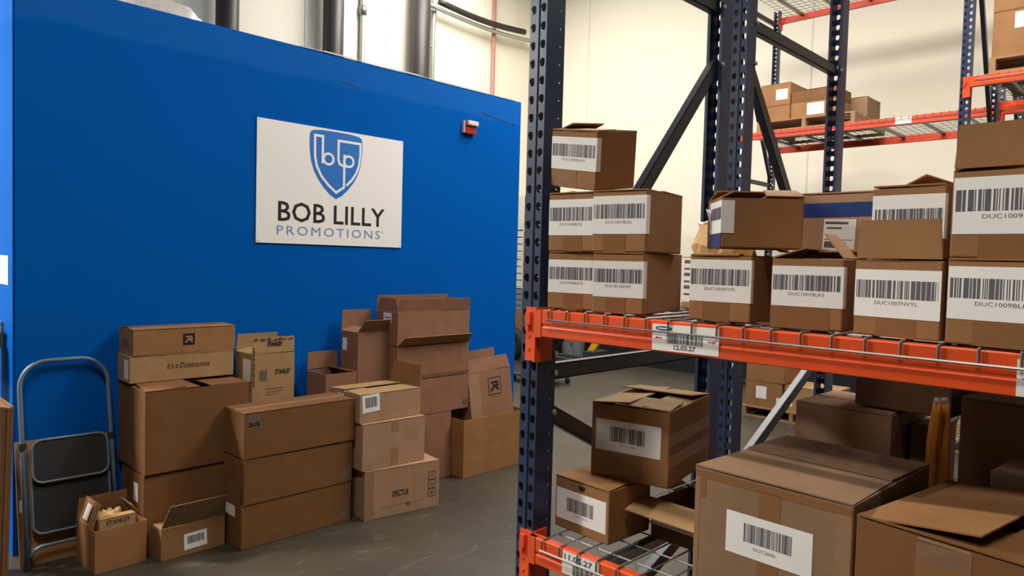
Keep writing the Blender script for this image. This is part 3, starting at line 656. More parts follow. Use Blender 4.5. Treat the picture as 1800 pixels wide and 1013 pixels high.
# large taped carton
tF = carton('large taped carton with a white barcode sticker on the lower shelf', (-0.829, 1.468), LZ, 0.353, 0.449, 0.322, -2.3, 'card_grey', flaps=[('L', 0, None), ('R', 0, None), ('F', 0, None), ('B', 1, None)], group=G2)
barcode_label(tF, 0.083, 0.148, 0.276, 0.240, 'DUC2000', 44, bc=(0.22, 0.36, 0.78, 0.80), txt=0.20, tsize=0.11, tw=0.26, tx=0.34)
tape_band(tF, 'front', 0.158, 0.24, 0.206, 0.300); tape_band(tF, 'front', 0.158, 0.0, 0.206, 0.148)
tape_band(tF, 'front', 0.003, 0.296, 0.350, 0.313, 'tape'); tape_band(tF, 'front', 0.318, 0.0, 0.350, 0.296, 'tape_clear'); tape_band(tF, 'front', 0.003, 0.0, 0.014, 0.296, 'tape_clear'); tape_band(tF, 'front', 0.014, 0.25, 0.030, 0.296, 'tape')
# neighbour carton with a lifted flap
tG = carton('large carton with a lifted front flap and clear tape beside the big taped carton', (-0.466, 1.437), LZ, 0.36, 0.40, 0.312, -9.0, 'card_warm', flaps=[('L', 7, 0.21, dict(mat='card', taper=0.01)), ('R', 0, 0.15), ('F', -2, 0.17), ('B', 0, 0.19)], group=G2)
tape_band(tG, 'front', 0.11, 0.20, 0.20, 0.300, 'tape'); tape_band(tG, 'front', 0.112, 0.262, 0.198, 0.304, 'tape_clear')
plate(tG, 'front', 0.055, 0.150, 0.17, 0.205, 'paper', 'label')
# things at the back of the lower shelf
t = carton('grey-brown carton standing behind the big taped carton', (-0.852, 2.07), LZ, 0.262, 0.26, 0.395, -3, 'card_pink', flaps=[('L', 0, None), ('R', 0, None), ('F', 3, 0.12, dict(trim=(0.12, 0))), ('B', 0, None)], group='cartons at the back of the lower shelf')
t = carton('flat dark carton lying on top of the grey-brown carton', (-0.70, 2.10), LZ + 0.402, 0.24, 0.22, 0.09, -4, 'card_dark', group='cartons at the back of the lower shelf')
t = carton('dark brown carton standing at the back beside the yellow mailers', (-0.435, 2.06), LZ, 0.40, 0.30, 0.468, -3, 'card_dark', group='cartons at the back of the lower shelf')
t = carton('narrow carton with bare edges between the grey-brown carton and the mailers', (-0.572, 2.16), LZ, 0.066, 0.20, 0.36, 0, 'card_grey', group='cartons at the back of the lower shelf')
t = carton('low taped carton tucked behind the lifted-flap carton', (-0.33, 1.86), LZ, 0.30, 0.18, 0.345, -4, 'card_grey', group='cartons at the back of the lower shelf')
plate(t, 'top', 0.06, 0.03, 0.14, 0.09, 'paper', 'label')
def mailer(label, x, y, w, lean, seed):
    bm = bmesh.new(); rnd = random.Random(seed); NX, NZ = 6, 14; fr, bk = [], []
    for i in range(NX + 1):
        a, b2 = [], []
        for j in range(NZ + 1):
            u = (i / NX - .5) * w * (1 - 0.25 * max(0, j / NZ - .8) * 5); z = 0.455 * j / NZ
            puff = 0.005 * math.sin(math.pi * i / NX) * math.sin(math.pi * min(1, j / NZ + .05)) + 0.002 * rnd.random()
            xx = u + lean * z + 0.0015 * math.sin(j * .9 + seed)
            a.append(bm.verts.new((xx, -puff - 0.002, z))); b2.append(bm.verts.new((xx, puff + 0.002, z)))
        fr.append(a); bk.append(b2)
    for i in range(NX):
        for j in range(NZ):
            bm.faces.new((fr[i][j], fr[i + 1][j], fr[i + 1][j + 1], fr[i][j + 1])); bm.faces.new((bk[i + 1][j], bk[i][j], bk[i][j + 1], bk[i + 1][j + 1]))
    for i in range(NX):
        bm.faces.new((fr[i][0], bk[i][0], bk[i + 1][0], fr[i + 1][0])); bm.faces.new((fr[i][NZ], fr[i + 1][NZ], bk[i + 1][NZ], bk[i][NZ]))
    for j in range(NZ):
        bm.faces.new((fr[0][j], fr[0][j + 1], bk[0][j + 1], bk[0][j])); bm.faces.new((fr[NX][j], bk[NX][j], bk[NX][j + 1], fr[NX][j + 1]))
    t = thing('padded_mailer', label, 'mailer', (x, y, LZ), 0, 'yellow padded mailers')
    mesh_obj('pouch', bm, 'mailer_yellow', t, smooth=True)
    lump('crinkled_top', (lean * 0.46, 0, 0.458), (0.009, 0.008, 0.008), 'clear_film', seed, 0.3, 2, t)
mailer('upright yellow padded mailer next to the narrow carton', -0.496, 2.008, 0.024, 0.045, 1)
mailer('upright yellow padded mailer against the dark brown carton', -0.447, 2.030, 0.024, -0.035, 2)

# ------------------------------------------------------------------ cartons along the blue partition (front faces +x)
G3 = 'cartons stacked along the blue partition'
def wc(label, y0, xf, zb, L, d, h, rot=0.0, material='card', flaps=None):
    return carton(label, (xf, y0), zb, L, d, h, 90 + rot, material, flaps, G3)
def logo_patch(t, side, u, v, s, solid=True):
    print_polys(t, side, [rect(u, v, u + s, v + s)], 'sign_black' if solid else 'ink_brown', 'printed_square', 0.0005)
    print_polys(t, side, [[(x, y) for x, y in p] for p in r_logo(u, v, s)], 'card_pale' if solid else 'card', 'printed_letter', 0.0009)
# far-left column
t = wc('plain carton at the foot of the column, under the biggest carton', 1.318, -3.925, 0, 0.47, 0.36, 0.420, -1, 'card_warm', None)
plate(t, 'left', 0.20, 0.26, 0.27, 0.36, 'paper', 'label')
t = wc('biggest plain carton in the column next to the step stool', 1.318, -3.91, 0.4265, 0.553, 0.42, 0.442, 0, 'card_warm', flaps=[('L', 3, None), ('R', 0, None), ('F', 3, 0.20, dict(trim=(0.0, 0.27), taper=0.02)), ('B', 0, None)])
t = wc('slim carton with script lettering, second from the top by the step stool', 1.307, -4.115, 0.8795, 0.565, 0.205, 0.148, -1, 'card_pale')
print_text(t, 'front', "It's a Dickensonne", 0.19, 0.066, 0.046, 'sign_black', shear=0.35, width=0.235, bold=0.0004)
plate(t, 'left', 0.115, 0.02, 0.185, 0.125, 'paper', 'label')
t = wc('slim carton with a black R square, topmost by the step stool', 1.322, -4.110, 1.028, 0.565, 0.215, 0.143, 1, 'card', flaps=[('L', 0, None), ('R', 0, None), ('F', 2, None), ('B', 5, 0.10)])
logo_patch(t, 'front', 0.262, 0.043, 0.066)
print_polys(t, 'left', [rect(0.06, 0.04, 0.14, 0.085)], 'ink_pale')
# open carton with packing paper
t = wc('open carton full of crumpled packing paper in front of the step stool', 1.066, -3.842, 0, 0.245, 0.262, 0.223, 2.5, 'card', flaps=[('B', 82, 0.10, {}), ('L', 72, 0.12, dict(trim=(0.02, 0.03))), ('R', 55, 0.10, dict(trim=(0.03, 0.03)))])
tl = [o for o in t.children if o.name.startswith('flap')][1]
t5 = t
lb = box_part('label', (-0.03, -0.035, 0), (0.03, 0.04, 0.0006), 'paper', t, M=T(-0.245 / 2 + 0.014, 0.0, 0.223 + 0.055) @ Matrix.Rotation(R(90), 4, 'Z') @ Matrix.Rotation(R(180), 4, 'Z') @ Matrix.Rotation(R(70), 4, 'X') @ T(0, 0, 0.004))
p = lump('crumpled_packing_paper', (0, 0.02, 0.17), (0.088, 0.085, 0.085), 'kraft_paper', 21, 0.22, 4, None, 4.0); p.matrix_basis = T(*t.location) @ Matrix.Rotation(R(92.5), 4, 'Z') @ T(0.0, 0.015, 0.175)
tag(p, 'crumpled kraft packing paper inside the open carton by the stool', 'packing paper')
t = carton('small printed carton stuffed inside the open carton by the stool', (-3.868, 1.095), 0.03, 0.17, 0.05, 0.232, 92.5, 'card_pale', None, G3)
print_text(t, 'front', 'STANLEY', 0.03, 0.198, 0.03, 'ink_brown', width=0.115, bold=0.001)
# low open carton with raised flap
t = wc('low open carton with a front flap tilted out and a barcode sticker', 1.357, -3.789, 0, 0.335, 0.115, 0.172, 0.5, 'card', flaps=[('F', 118, 0.145, dict(mat='card_grey', taper=0.02)), ('L', 0, 0.10), ('R', 95, 0.05)])
barcode_label(t, 0.118, 0.030, 0.238, 0.115, None, 51, bc=(0.14, 0.34, 0.86, 0.82), tilt=2)
# three long cartons
t = wc('long carton with an open end flap, bottom of the long three', 1.718, -3.655, 0, 0.688, 0.235, 0.240, 0.5, 'card_warm', flaps=[('L', 88, 0.09, dict(trim=(0.04, 0.02))), ('R', 0, None), ('F', 0, None), ('B', 0, None)])
plate(t, 'left', 0.05, 0.165, 0.16, 0.225, 'paper', 'label'); print_polys(t, 'front', [rect(0.612, 0.018, 0.672, 0.078)], 'ink_pale'); print_polys(t, 'front', stroke([(0.622, 0.030), (0.640, 0.055), (0.655, 0.035)], 0.006), 'card', 'printed_letter', 0.0009)
t = wc('long carton in the middle of the long three', 1.730, -3.652, 0.2405, 0.678, 0.240, 0.250, 0.5, 'card_warm')
print_polys(t, 'front', [rect(0.608, 0.03, 0.667, 0.09)], 'ink_pale'); print_polys(t, 'front', stroke([(0.615, 0.045), (0.638, 0.065), (0.660, 0.050)], 0.006), 'card', 'printed_letter', 0.0009)
t = wc('long taped carton with a dark corner stamp, top of the long three', 1.726, -3.650, 0.491, 0.690, 0.250, 0.252, 0.0, 'card_warm')
print_polys(t, 'front', [rect(0.018, 0.165, 0.092, 0.240)], 'ink_pale'); print_text(t, 'front', '2US', 0.022, 0.175, 0.032, 'sign_black', width=0.065, bold=0.001)
print_text(t, 'left', 'TOP', 0.09, 0.20, 0.03, 'ink_pale'); tape_band(t, 'top', 0.01, 0.105, 0.68, 0.145, 'tape_clear')
# tall printed carton at the wall
t = wc('tall printed carton with taped upright flaps behind the long three', 1.965, -4.06, 0, 0.275, 0.22, 0.998, 0, 'card_pale', flaps=[('F', 88, 0.095, dict(taper=0.002)), ('B', 86, 0.10), ('L', 12, 0.09), ('R', 80, 0.08)])
print_text(t, 'front', 'STANLEY', 0.145, 0.865, 0.038, 'sign_black', width=0.105, bold=0.0018); print_polys(t, 'front', [rect(0.045, 0.83, 0.095, 0.895)], 'ink_pale')
M = face_matrix('front', *dims(t)); text('STANLEY', 0.034, 'sign_black', t, M @ T(0.095, 0.998 + 0.042, 0.0012), name='printed_lettering', width=0.10, bold=0.0018)
rnd = random.Random(5); q = [rect(0.01 + 0.012 * i, 1.071 + rnd.uniform(0, .006), 0.01 + 0.012 * (i + 1), 1.084 + rnd.uniform(-.006, .006)) for i in range(21) if rnd.random() > .15]
flat('tape_print', q, 'ink_brown', t, M @ T(0, 0, 0.0014)); flat('tape_print', [rect(0.004, 0.80 + 0.02 * i, 0.012 + rnd.uniform(0, .006), 0.816 + 0.02 * i) for i in range(12)], 'ink_brown', t, M @ T(0, 0, 0.0007))
print_polys(t, 'front', [rect(0.085, 0.775, 0.205, 0.781), rect(0.085, 0.757, 0.20, 0.762), rect(0.085, 0.742, 0.165, 0.747)], 'ink_pale'); plate(t, 'left', 0.10, 0.83, 0.20, 0.96, 'paper', 'label')
# open cartons at the wall
t = wc('narrow open carton with a back flap against the wall, below the tall open one', 2.455, -4.05, 0, 0.235, 0.235, 0.834, 0, 'card_wall', flaps=[('B', 90, 0.115), ('R', 10, 0.08)])
t = wc('tall narrow open carton with a slanted front flap and a side label', 2.697, -4.055, 0, 0.245, 0.205, 1.090, 0, 'card_wall', flaps=[('B', 90, 0.135), ('F', 128, 0.10, dict(taper=0.02)), ('L', 18, 0.09), ('R', 60, 0.06)])
plate(t, 'left', 0.02, 0.955, 0.075, 1.04, 'paper', 'label')
# spector column
t = wc('pinkish printed carton at the foot of the stack beside the long three', 2.449, -3.582, 0, 0.520, 0.34, 0.303, -9, 'card_pink')
print_text(t, 'front', 'SPECTOR', 0.185, 0.118, 0.052, 'ink_brown', width=0.115, bold=0.0022)
print_polys(t, 'front', [rect(0.105, 0.062, 0.41, 0.0645)], 'ink_pale'); print_polys(t, 'front', [rect(0.285, 0.045, 0.310, 0.07)], 'ink_pale')
for v in (0.075, 0.130, 0.185): print_polys(t, 'front', [r_ for seg in ([(0.440, v), (0.440, v + 0.05)], [(0.440, v + 0.05), (0.490, v + 0.05)], [(0.490, v + 0.05), (0.490, v)], [(0.490, v), (0.440, v)], [(0.45, v + 0.015), (0.48, v + 0.035)], [(0.452, v + 0.035), (0.478, v + 0.012)]) for r_ in stroke(seg, 0.004)], 'ink_brown', 'handling_mark')
tape_band(t, 'front', 0.0, 0.0, 0.06, 0.30, 'tape_clear')
t = wc('pinkish carton with a tape strip, in the middle of the printed stack', 2.432, -3.588, 0.3035, 0.455, 0.33, 0.286, -3, 'card_pink')
tape_band(t, 'front', 0.20, 0.0, 0.255, 0.115, 'tape_clear'); tape_band(t, 'front', 0.20, 0.215, 0.255, 0.284, 'tape_clear')
t = wc('barcoded carton with one flap raised, top of the pinkish stack', 2.424, -3.612, 0.590, 0.458, 0.345, 0.176, -0.5, 'card_pink', flaps=[('L', 2, 0.15, dict(mat='card_pale')), ('R', 100, 0.14, dict(taper=0.03, mat='card')), ('F', 1, 0.158, dict(mat='card_pale')), ('B', 3, 0.158, dict(mat='card_pale'))])
barcode_label(t, 0.022, 0.062, 0.145, 0.168, None, 61, bc=(0.16, 0.26, 0.86, 0.84), tilt=3); plate(t, 'left', 0.09, 0.10, 0.17, 0.16, 'paper', 'label')
# second column at the wall
t = wc('pinkish plain carton on the floor half hidden behind the printed stack', 3.0, -3.955, 0, 0.445, 0.30, 0.232, -2, 'card_wall')
t = wc('pinkish plain carton second from the floor behind the printed stack', 2.985, -3.96, 0.2325, 0.46, 0.30, 0.250, -1, 'card_wall')
z = 0.483
t = wc('wide carton with a small corner stamp, lowest of the three at the wall', 2.950, -3.955, z, 0.665, 0.26, 0.262, 0, 'card_wall', flaps=[('F', 100, 0.03), ('B', 0, 0.12), ('L', 0, 0.1), ('R', 0, 0.1)])
print_polys(t, 'front', [rect(0.600, 0.02, 0.650, 0.07)], 'ink_pale'); print_text(t, 'front', 'ILE', 0.605, 0.032, 0.03, 'alarm_red', width=0.04)
t = wc('wide carton with a flap tilted outward, middle of the three at the wall', 2.950, -3.96, z + 0.263, 0.662, 0.26, 0.238, 0, 'card_wall', flaps=[('F', 135, 0.09, dict(mat='card', taper=0.025)), ('B', 0, 0.12), ('L', 0, 0.1), ('R', 0, 0.1)])
t = wc('wide open carton with flaps standing up, topmost at the wall', 2.950, -3.96, z + 0.502, 0.662, 0.255, 0.240, 0, 'card_wall', flaps=[('F', 100, 0.085, dict(trim=(0.0, 0.0), taper=0.012)), ('B', 86, 0.10), ('L', 84, 0.09, dict(taper=0.03)), ('R', 80, 0.08)])
plate(t, 'left', 0.09, 0.155, 0.185, 0.225, 'paper', 'label'); flat('printed_mark', [rect(0.10, 0.19, 0.175, 0.196), rect(0.12, 0.17, 0.165, 0.180)], 'ink', t, face_matrix('left', *dims(t)) @ T(0, 0, 0.001))
# open bin carton with a tilted carton in it
t = wc('open empty-topped carton on the floor by the end of the partition', 3.456, -3.822, 0, 0.66, 0.42, 0.432, 0.5, 'card', flaps=[])
cx, cy = -3.90, 3.60
t = wc('carton with an R square emblem standing tilted inside the open carton', 3.632, -3.915, 0.29, 0.45, 0.17, 0.44, 0, 'card_wall', flaps=[('F', 84, 0.10, dict(taper=0.02)), ('B', 88, 0.15), ('L', 60, 0.06)])
t.rotation_euler = (0, R(-5), R(90)); t.rotation_euler = (R(-6), R(-3), R(90)); t.location.z = 0.30
fr_ = [r_ for seg in ([(0.200, 0.245), (0.330, 0.245)], [(0.330, 0.245), (0.330, 0.375)], [(0.330, 0.375), (0.200, 0.375)], [(0.200, 0.375), (0.200, 0.245)]) for r_ in stroke(seg, 0.007)]
print_polys(t, 'front', fr_, 'sign_black', 'printed_square'); print_polys(t, 'front', r_logo(0.20, 0.245, 0.13), 'sign_black', 'printed_letter', 0.0007); print_polys(t, 'front', [rect(0.20, 0.222, 0.33, 0.227)], 'ink_pale')
tape_band(t, 'front', 0.0, 0.0, 0.11, 0.43, 'tape_clear')
bm = bmesh.new(); bx(bm, -0.012, -0.15, 0, 0.012, 0.15, 0.46); bmesh.ops.bevel(bm, geom=bm.edges[:], offset=0.004, segments=2, affect='EDGES')
o = mesh_obj('foam_sheet', bm, 'paper', None, T(-4.19, 3.90, 0.408) @ Matrix.Rotation(R(3), 4, 'X'))
tag(o, 'white foam sheet sticking up behind the R emblem carton', 'foam sheet')

# ------------------------------------------------------------------ folding step stool leaning on the partition
stl = thing('step_stool', 'grey folded step stool with black treads leaning on the blue partition', 'step stool', (-4.121, 0.84, 0))
def L_(y, z): return Vector((-0.19 * z, y - 0.84, z))        # leaning plane through the feet
rt = 0.0112
pts = [L_(0.846, 0.0 + .02), L_(0.848, 0.6), L_(0.848, 0.84)] + [L_(0.975 + 0.127 * math.cos(R(a)), 0.885 + 0.127 * math.sin(R(a))) for a in range(180, 89, -10)]
pts += [L_(1.125 + 0.127 * math.cos(R(a)), 0.885 + 0.127 * math.sin(R(a))) for a in range(90, -1, -10)] + [L_(1.252, 0.84), L_(1.254, 0.6), L_(1.262, 0.02)]
bm = bmesh.new(); tube(bm, pts, rt, 10); mesh_obj('hoop_frame', bm, 'stool_grey', stl, smooth=True)
def rr(y0, y1, z0, z1, r, off):
    P_ = []
    for (cy, cz, a) in ((y1 - r, z1 - r, 0), (y0 + r, z1 - r, 90), (y0 + r, z0 + r, 180), (y1 - r, z0 + r, 270)):
        P_ += [L_(cy + r * math.cos(R(a + k * 18)), cz + r * math.sin(R(a + k * 18))) + Vector((off, 0, 0)) for k in range(6)]
    return P_
for (y0, y1, z0, z1, of) in ((0.882, 1.228, 0.412, 0.620, 0.024), (0.878, 1.232, 0.160, 0.46, 0.004)):
    o4 = rr(y0, y1, z0, z1, 0.045, of); st = None
    bm = bmesh.new(); A_ = [bm.verts.new(p) for p in o4]; B_ = [bm.verts.new(p - Vector((0.012, 0, 0))) for p in o4]
    bm.faces.new(A_); bm.faces.new(B_[::-1])
    for i in range(len(A_)): bm.faces.new((A_[i], B_[i], B_[(i + 1) % len(A_)], A_[(i + 1) % len(A_)]))
    st = mesh_obj('step', bm, 'tread', stl)
    bm = bmesh.new(); tube(bm, o4, 0.0065, 8, True); mesh_obj('step_rim', bm, 'stool_grey', st, smooth=True)
for y in (0.862, 1.240):
    bm = bmesh.new(); tube(bm, [L_(y, 0.60) + Vector((-0.03, 0, 0)), L_(y, 0.3) + Vector((-0.035, 0, 0)), L_(y, 0.035) + Vector((-0.03, 0, 0))], 0.011, 8); lg = mesh_obj('rear_leg', bm, 'stool_grey', stl, smooth=True)
    bm = bmesh.new(); tube(bm, [L_(y, 0.04) + Vector((-0.03, 0, 0)), L_(y, 0.0) + Vector((-0.03, 0, 0.004))], 0.014, 8); mesh_obj('rubber_foot', bm, 'rubber', lg)
for y in (0.846, 1.262):
    bm = bmesh.new(); tube(bm, [L_(y, 0.03), L_(y, 0.002)], 0.0165, 10); mesh_obj('rubber_foot', bm, 'rubber', stl)
for y in (0.848, 1.254):
    bm = bmesh.new(); tube(bm, [L_(y, 0.61), L_(y, 0.58)], 0.019, 10); mesh_obj('hinge', bm, 'rubber', stl)
bm = bmesh.new(); tube(bm, [L_(0.862, 0.055), L_(0.875, 0.085), L_(0.91, 0.10), L_(1.20, 0.10), L_(1.23, 0.085), L_(1.244, 0.055)], 0.009, 8); mesh_obj('cross_bar', bm, 'stool_grey', stl, smooth=True)

# flattened cartons beside and behind the stool
fb = thing('flat_carton_bundle', 'bundle of flattened cartons standing on edge beside the step stool', 'cardboard', (-3.9, 0.74, 0))
rnd = random.Random(8)
for i in range(9):
    y1 = 0.012 - 0.014 * i; zt = 0.872 + rnd.uniform(-.012, .012)
    bm = bmesh.new(); bx(bm, -0.34 + rnd.uniform(-.02, .02), y1 - 0.0125, 0, rnd.uniform(-.012, .0), y1, zt)
    for v in bm.verts: v.co.y -= (0.05 * v.co.z - 0.045) * -0.6 - 0.0
    mesh_obj('flattened_carton', bm, rnd.choice(('card', 'card_dark', 'card_warm')), fb)
fs = thing('flattened_carton', 'flattened brown carton with a white tag leaning behind the step stool', 'cardboard', (-4.175, 0.845, 0))
bm = bmesh.new(); bx(bm, -0.004, -0.02, 0, 0.004, 0.30, 0.62)
Ml = Matrix.Rotation(R(-10.5), 4, 'Y')
mesh_obj('sheet', bm, 'card', fs, Ml); box_part('white_tag', (0.0042, -0.012, 0.27), (0.005, 0.032, 0.33), 'paper', fs, M=Ml)
# paper notice and extinguisher on the lit end of the partition
o = box_part('paper_notice', (-4.70, 0.8305, 1.40), (-4.462, 0.8315, 1.552), 'paper'); tag(o, 'white paper notice on the lit end of the blue partition', 'notice')
ex = thing('fire_extinguisher', 'dark red fire extinguisher hanging on the lit end of the partition', 'extinguisher', (-4.60, 0.75, 0.86))
bm = bmesh.new(); tube(bm, [(0, 0, 0), (0, 0, 0.30)], 0.072, 18); bmesh.ops.bevel(bm, geom=[e for e in bm.edges if abs(e.verts[0].co.z - e.verts[1].co.z) < 1e-4], offset=0.02, segments=3, affect='EDGES'); mesh_obj('cylinder', bm, 'extinguisher', ex, smooth=True)
bm = bmesh.new(); tube(bm, [(0, 0, 0.29), (0, 0, 0.36)], 0.018, 10); mesh_obj('valve', bm, 'dark_plastic', ex)
bm = bmesh.new(); bx(bm, -0.015, -0.01, 0.355, 0.06, 0.01, 0.37); bx(bm, -0.015, -0.01, 0.335, 0.05, 0.01, 0.345); mesh_obj('handle', bm, 'dark_plastic', ex)
bm = bmesh.new(); tube(bm, [(0.0, -0.02, 0.34), (0.07, -0.02, 0.31), (0.085, -0.02, 0.2), (0.08, -0.02, 0.05)], 0.011, 8); mesh_obj('hose', bm, 'rubber', ex)
bm = bmesh.new(); bx(bm, -0.02, 0.07, 0.20, 0.02, 0.081, 0.34); bx(bm, -0.008, 0.015, 0.318, 0.008, 0.075, 0.33); mesh_obj('bracket', bm, 'zinc', ex)

# ------------------------------------------------------------------ pallets and cartons on the far racks
def pallet(label, x, y, z, w, d, rz=0):
    t = thing('wooden_pallet', label, 'pallet', (x, y, z), rz, 'wooden pallets')
    for i in range(3): box_part('stringer', (-w / 2 + i * (w - 0.04) / 2, -d / 2, 0.016), (-w / 2 + i * (w - 0.04) / 2 + 0.04, d / 2, 0.100), 'pallet_wood', t)
    n = 7; bwid = d / n * 0.78
    for k in range(n):
        y0 = -d / 2 + k * (d - bwid) / (n - 1); box_part('deck_board', (-w / 2, y0, 0.100), (w / 2, y0 + bwid, 0.116), 'pallet_wood', t)
    for k in (0, 3, 6):
        y0 = -d / 2 + k * (d - bwid) / (n - 1); box_part('bottom_board', (-w / 2, y0, 0), (w / 2, y0 + bwid, 0.016), 'pallet_wood', t)
    return t
G4 = 'cartons on the far racks'
DZ = 3.045 + 0.0056
pallet('pallet under the small cartons on the far wire shelf', -3.12, 7.93, DZ, 1.02, 0.92)
zt = DZ + 0.1165
t = carton('far shelf carton, upper one of the taller stack', (-3.62, 7.52), zt + 0.162, 0.33, 0.42, 0.235, 0, 'card', group=G4); plate(t, 'front', 0.17, 0.06, 0.30, 0.17, 'paper', 'label')
t = carton('far shelf carton, lower one of the taller stack', (-3.62, 7.52), zt, 0.33, 0.42, 0.1615, 0, 'card', group=G4)
t = carton('far shelf carton with a white label, lower of the shorter stack', (-3.272, 7.50), zt, 0.46, 0.42, 0.165, 0, 'card', group=G4); plate(t, 'front', 0.17, 0.02, 0.345, 0.14, 'paper', 'label')
t = carton('far shelf carton without label, upper of the shorter stack', (-3.272, 7.50), zt + 0.1655, 0.46, 0.42, 0.12, 0, 'card_warm', group=G4)
t = carton('far shelf carton at the back corner of the pallet load', (-3.10, 7.96), zt, 0.44, 0.40, 0.24, 0, 'card_grey', group=G4)
t = carton('far shelf carton behind the taller stack', (-3.62, 7.96), zt, 0.50, 0.40, 0.24, 0, 'card_grey', group=G4)
# grey tag on the far beam
tg = box_part('beam_tag', (-2.22, 7.4088, 2.975), (-2.08, 7.4098, 3.04), 'trim_white', rk4, M=T(3.93, -7.43, 0))
D3 = 3.055 + 0.0056
pallet('pallet under the brown carton across the back aisle', -0.74, 6.72, D3, 1.02, 0.96)
t = carton('large brown carton with a white label on the pallet across the aisle', (-1.248, 6.29), D3 + 0.1165, 0.50, 0.44, 0.338, 0, 'card', group=G4); plate(t, 'front', 0.135, 0.20, 0.29, 0.315, 'paper', 'label')
t = carton('brown carton stacked on the large labelled carton across the aisle', (-1.248, 6.29), D3 + 0.1165 + 0.3385, 0.50, 0.44, 0.33, 0, 'card', group=G4)
t = carton('brown carton standing deeper on the pallet across the aisle', (-0.74, 6.29), D3 + 0.1165, 0.50, 0.44, 0.338, 0, 'card', group=G4)
t = carton('white carton at the back of the far wire shelf', (-1.10, 7.70), DZ, 0.45, 0.35, 0.17, 0, 'sign_board', group=G4)
# floor pallets under the far rack
pallet('floor pallet under the labelled cartons behind the racks', -3.02, 7.72, 0, 1.06, 1.0)
G5 = 'cartons on the floor pallets'
t = carton('labelled carton on the floor pallet, below a plain one', (-3.53, 7.24), 0.1165, 0.40, 0.45, 0.27, 0, 'card', group=G5); plate(t, 'front', 0.12, 0.09, 0.235, 0.22, 'paper', 'label'); plate(t, 'front', 0.345, 0.04, 0.398, 0.12, 'paper', 'label')
t = carton('plain carton on top of the labelled floor-pallet carton', (-3.53, 7.25), 0.387, 0.42, 0.45, 0.30, -2, 'card', group=G5)
t = carton('paler carton beside the labelled one on the floor pallet', (-3.115, 7.26), 0.1165, 0.50, 0.45, 0.26, 0, 'card_pale', group=G5)
plate(t, 'front', 0.02, 0.05, 0.09, 0.13, 'paper', 'label')
pallet('floor pallet under the tall brown carton behind the racks', -1.95, 7.75, 0, 0.95, 1.0)
t = carton('tall brown carton on the second floor pallet behind the racks', (-2.40, 7.30), 0.1165, 0.55, 0.5, 0.62, 0, 'card_dark', group=G5)
# clutter in the far corner, seen under the upper shelf
def crate(label, x, y, z, w, d, h, material, rz=0):
    t = thing('storage_crate', label, 'crate', (x, y, z), rz, 'storage crates in the far corner')
    n = 4
    bm = bmesh.new(); bx(bm, -w / 2, -d / 2, 0, w / 2, d / 2, 0.02); mesh_obj('base', bm, material, t)
    for k in range(n):
        z0 = 0.025 + k * (h - 0.03) / n; z1 = z0 + (h - 0.03) / n * 0.86; bm = bmesh.new()
        bx(bm, -w / 2, -d / 2, z0, w / 2, -d / 2 + 0.012, z1); bx(bm, -w / 2, d / 2 - 0.012, z0, w / 2, d / 2, z1); bx(bm, -w / 2, -d / 2, z0, -w / 2 + 0.012, d / 2, z1); bx(bm, w / 2 - 0.012, -d / 2, z0, w / 2, d / 2, z1)
        mesh_obj('slat', bm, material, t)
    for sx in (-1, 1):
        for sy in (-1, 1): box_part('corner_post', (sx * (w / 2 - 0.02) - 0.018, sy * (d / 2 - 0.02) - 0.018, 0), (sx * (w / 2 - 0.02) + 0.018, sy * (d / 2 - 0.02) + 0.018, h - 0.002), material, t)
    return t
t = carton('brown carton under the crate tower in the far corner', (-8.48, 8.35), 0, 0.60, 0.5, 0.76, 0, 'card', group='far corner clutter')
crate('dark grey crate between the far corner carton and the pale crates', -8.2, 8.6, 0.7605, 0.6, 0.5, 0.385, 'grey_plastic')
crate('lowest pale slatted crate of the far corner tower', -8.2, 8.6, 1.146, 0.6, 0.5, 0.47, 'pale_plastic')
crate('middle pale slatted crate of the far corner tower', -8.2, 8.6, 1.6165, 0.6, 0.5, 0.47, 'pale_plastic')
crate('topmost pale slatted crate of the far corner tower', -8.2, 8.6, 2.087, 0.6, 0.5, 0.56, 'pale_plastic')
ty = thing('rubber_tyre', 'black tyre standing against the far corner carton', 'tyre', (-7.98, 8.20, 0))
bm = bmesh.new(); tube(bm, [(0.20 * math.cos(a), 0, 0.27 + 0.20 * math.sin(a)) for a in [2 * math.pi * i / 28 for i in range(28)]], 0.07, 12, True); mesh_obj('tread_ring', bm, 'rubber', ty, smooth=True)
bm = bmesh.new(); tube(bm, [(0, -0.04, 0.27), (0, 0.04, 0.27)], 0.14, 20); mesh_obj('hub', bm, 'dark_plastic', ty)
bn = thing('grey_bin', 'tall grey plastic bin under the upper beam, beside the yellow strut', 'bin', (-7.46, 9.12, 0))
bm = bmesh.new(); bmesh.ops.create_cone(bm, cap_ends=True, segments=20, radius1=0.17, radius2=0.22, depth=0.62); mesh_obj('barrel', bm, 'grey_plastic', bn, T(0, 0, 0.31), smooth=False)
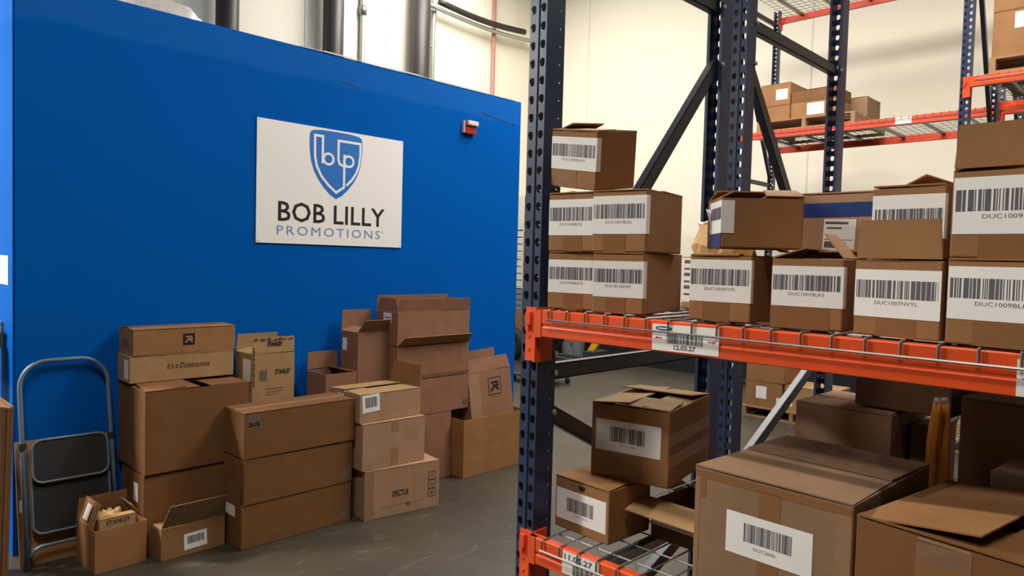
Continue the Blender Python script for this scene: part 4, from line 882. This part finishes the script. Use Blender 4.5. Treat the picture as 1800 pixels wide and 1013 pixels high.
bm = bmesh.new(); tube(bm, [(0.225 * math.cos(a), 0.225 * math.sin(a), 0.61) for a in [2 * math.pi * i / 24 for i in range(24)]], 0.018, 6, True); mesh_obj('rim', bm, 'grey_plastic', bn)
box_part('pink_tag', (0.10, -0.215, 0.30), (0.17, -0.205, 0.44), 'red_pipe', bn)
jk = thing('pallet_jack', 'yellow pallet jack with a slanted drawbar parked in the far corner', 'pallet jack', (-6.72, 8.62, 0))
bm = bmesh.new(); bar(bm, (-0.10, 0, 0.06), (0.28, 0, 0.62), 0.10, 0.06); mesh_obj('drawbar', bm, 'yellow', jk)
for s in (-0.16, 0.16):
    bm = bmesh.new(); bx(bm, -0.92, s - 0.08, 0.06, 0.04, s + 0.08, 0.11); mesh_obj('fork', bm, 'dark_plastic', jk)
    bm = bmesh.new(); tube(bm, [(-0.8, s - 0.05, 0.045), (-0.8, s + 0.05, 0.045)], 0.045, 12); mesh_obj('fork_roller', bm, 'rubber', jk)
bm = bmesh.new(); bx(bm, 0.02, -0.20, 0.09, 0.22, 0.20, 0.26); mesh_obj('pump_housing', bm, 'dark_plastic', jk)
bm = bmesh.new(); tube(bm, [(0.02, -0.10, 0.095), (0.02, 0.10, 0.095)], 0.093, 16); mesh_obj('steer_wheel', bm, 'rubber', jk)
bm = bmesh.new(); tube(bm, [(0.28, -0.14, 0.66), (0.36, -0.14, 0.76), (0.36, 0.14, 0.76), (0.28, 0.14, 0.66), (0.28, -0.14, 0.66)], 0.018, 8); mesh_obj('grip_loop', bm, 'dark_plastic', jk)
dl = thing('platform_dolly', 'low dolly with black casters on the floor behind the upright', 'dolly', (-6.28, 7.0, 0))
box_part('platform', (-0.35, -0.25, 0.088), (0.34, 0.25, 0.105), 'dark_plastic', dl)
for x in (-0.28, 0.31):
    for y in (-0.2, 0.2):
        bm = bmesh.new(); tube(bm, [(x, y - 0.014, 0.036), (x, y + 0.014, 0.036)], 0.036, 14); cs = mesh_obj('caster', bm, 'rubber', dl)
        box_part('fork', (x - 0.012, y - 0.02, 0.036), (x + 0.012, y + 0.02, 0.09), 'zinc', cs)
for o in bpy.data.objects:
    for k in ('w', 'd', 'h'):
        if k in o.keys(): del o[k]
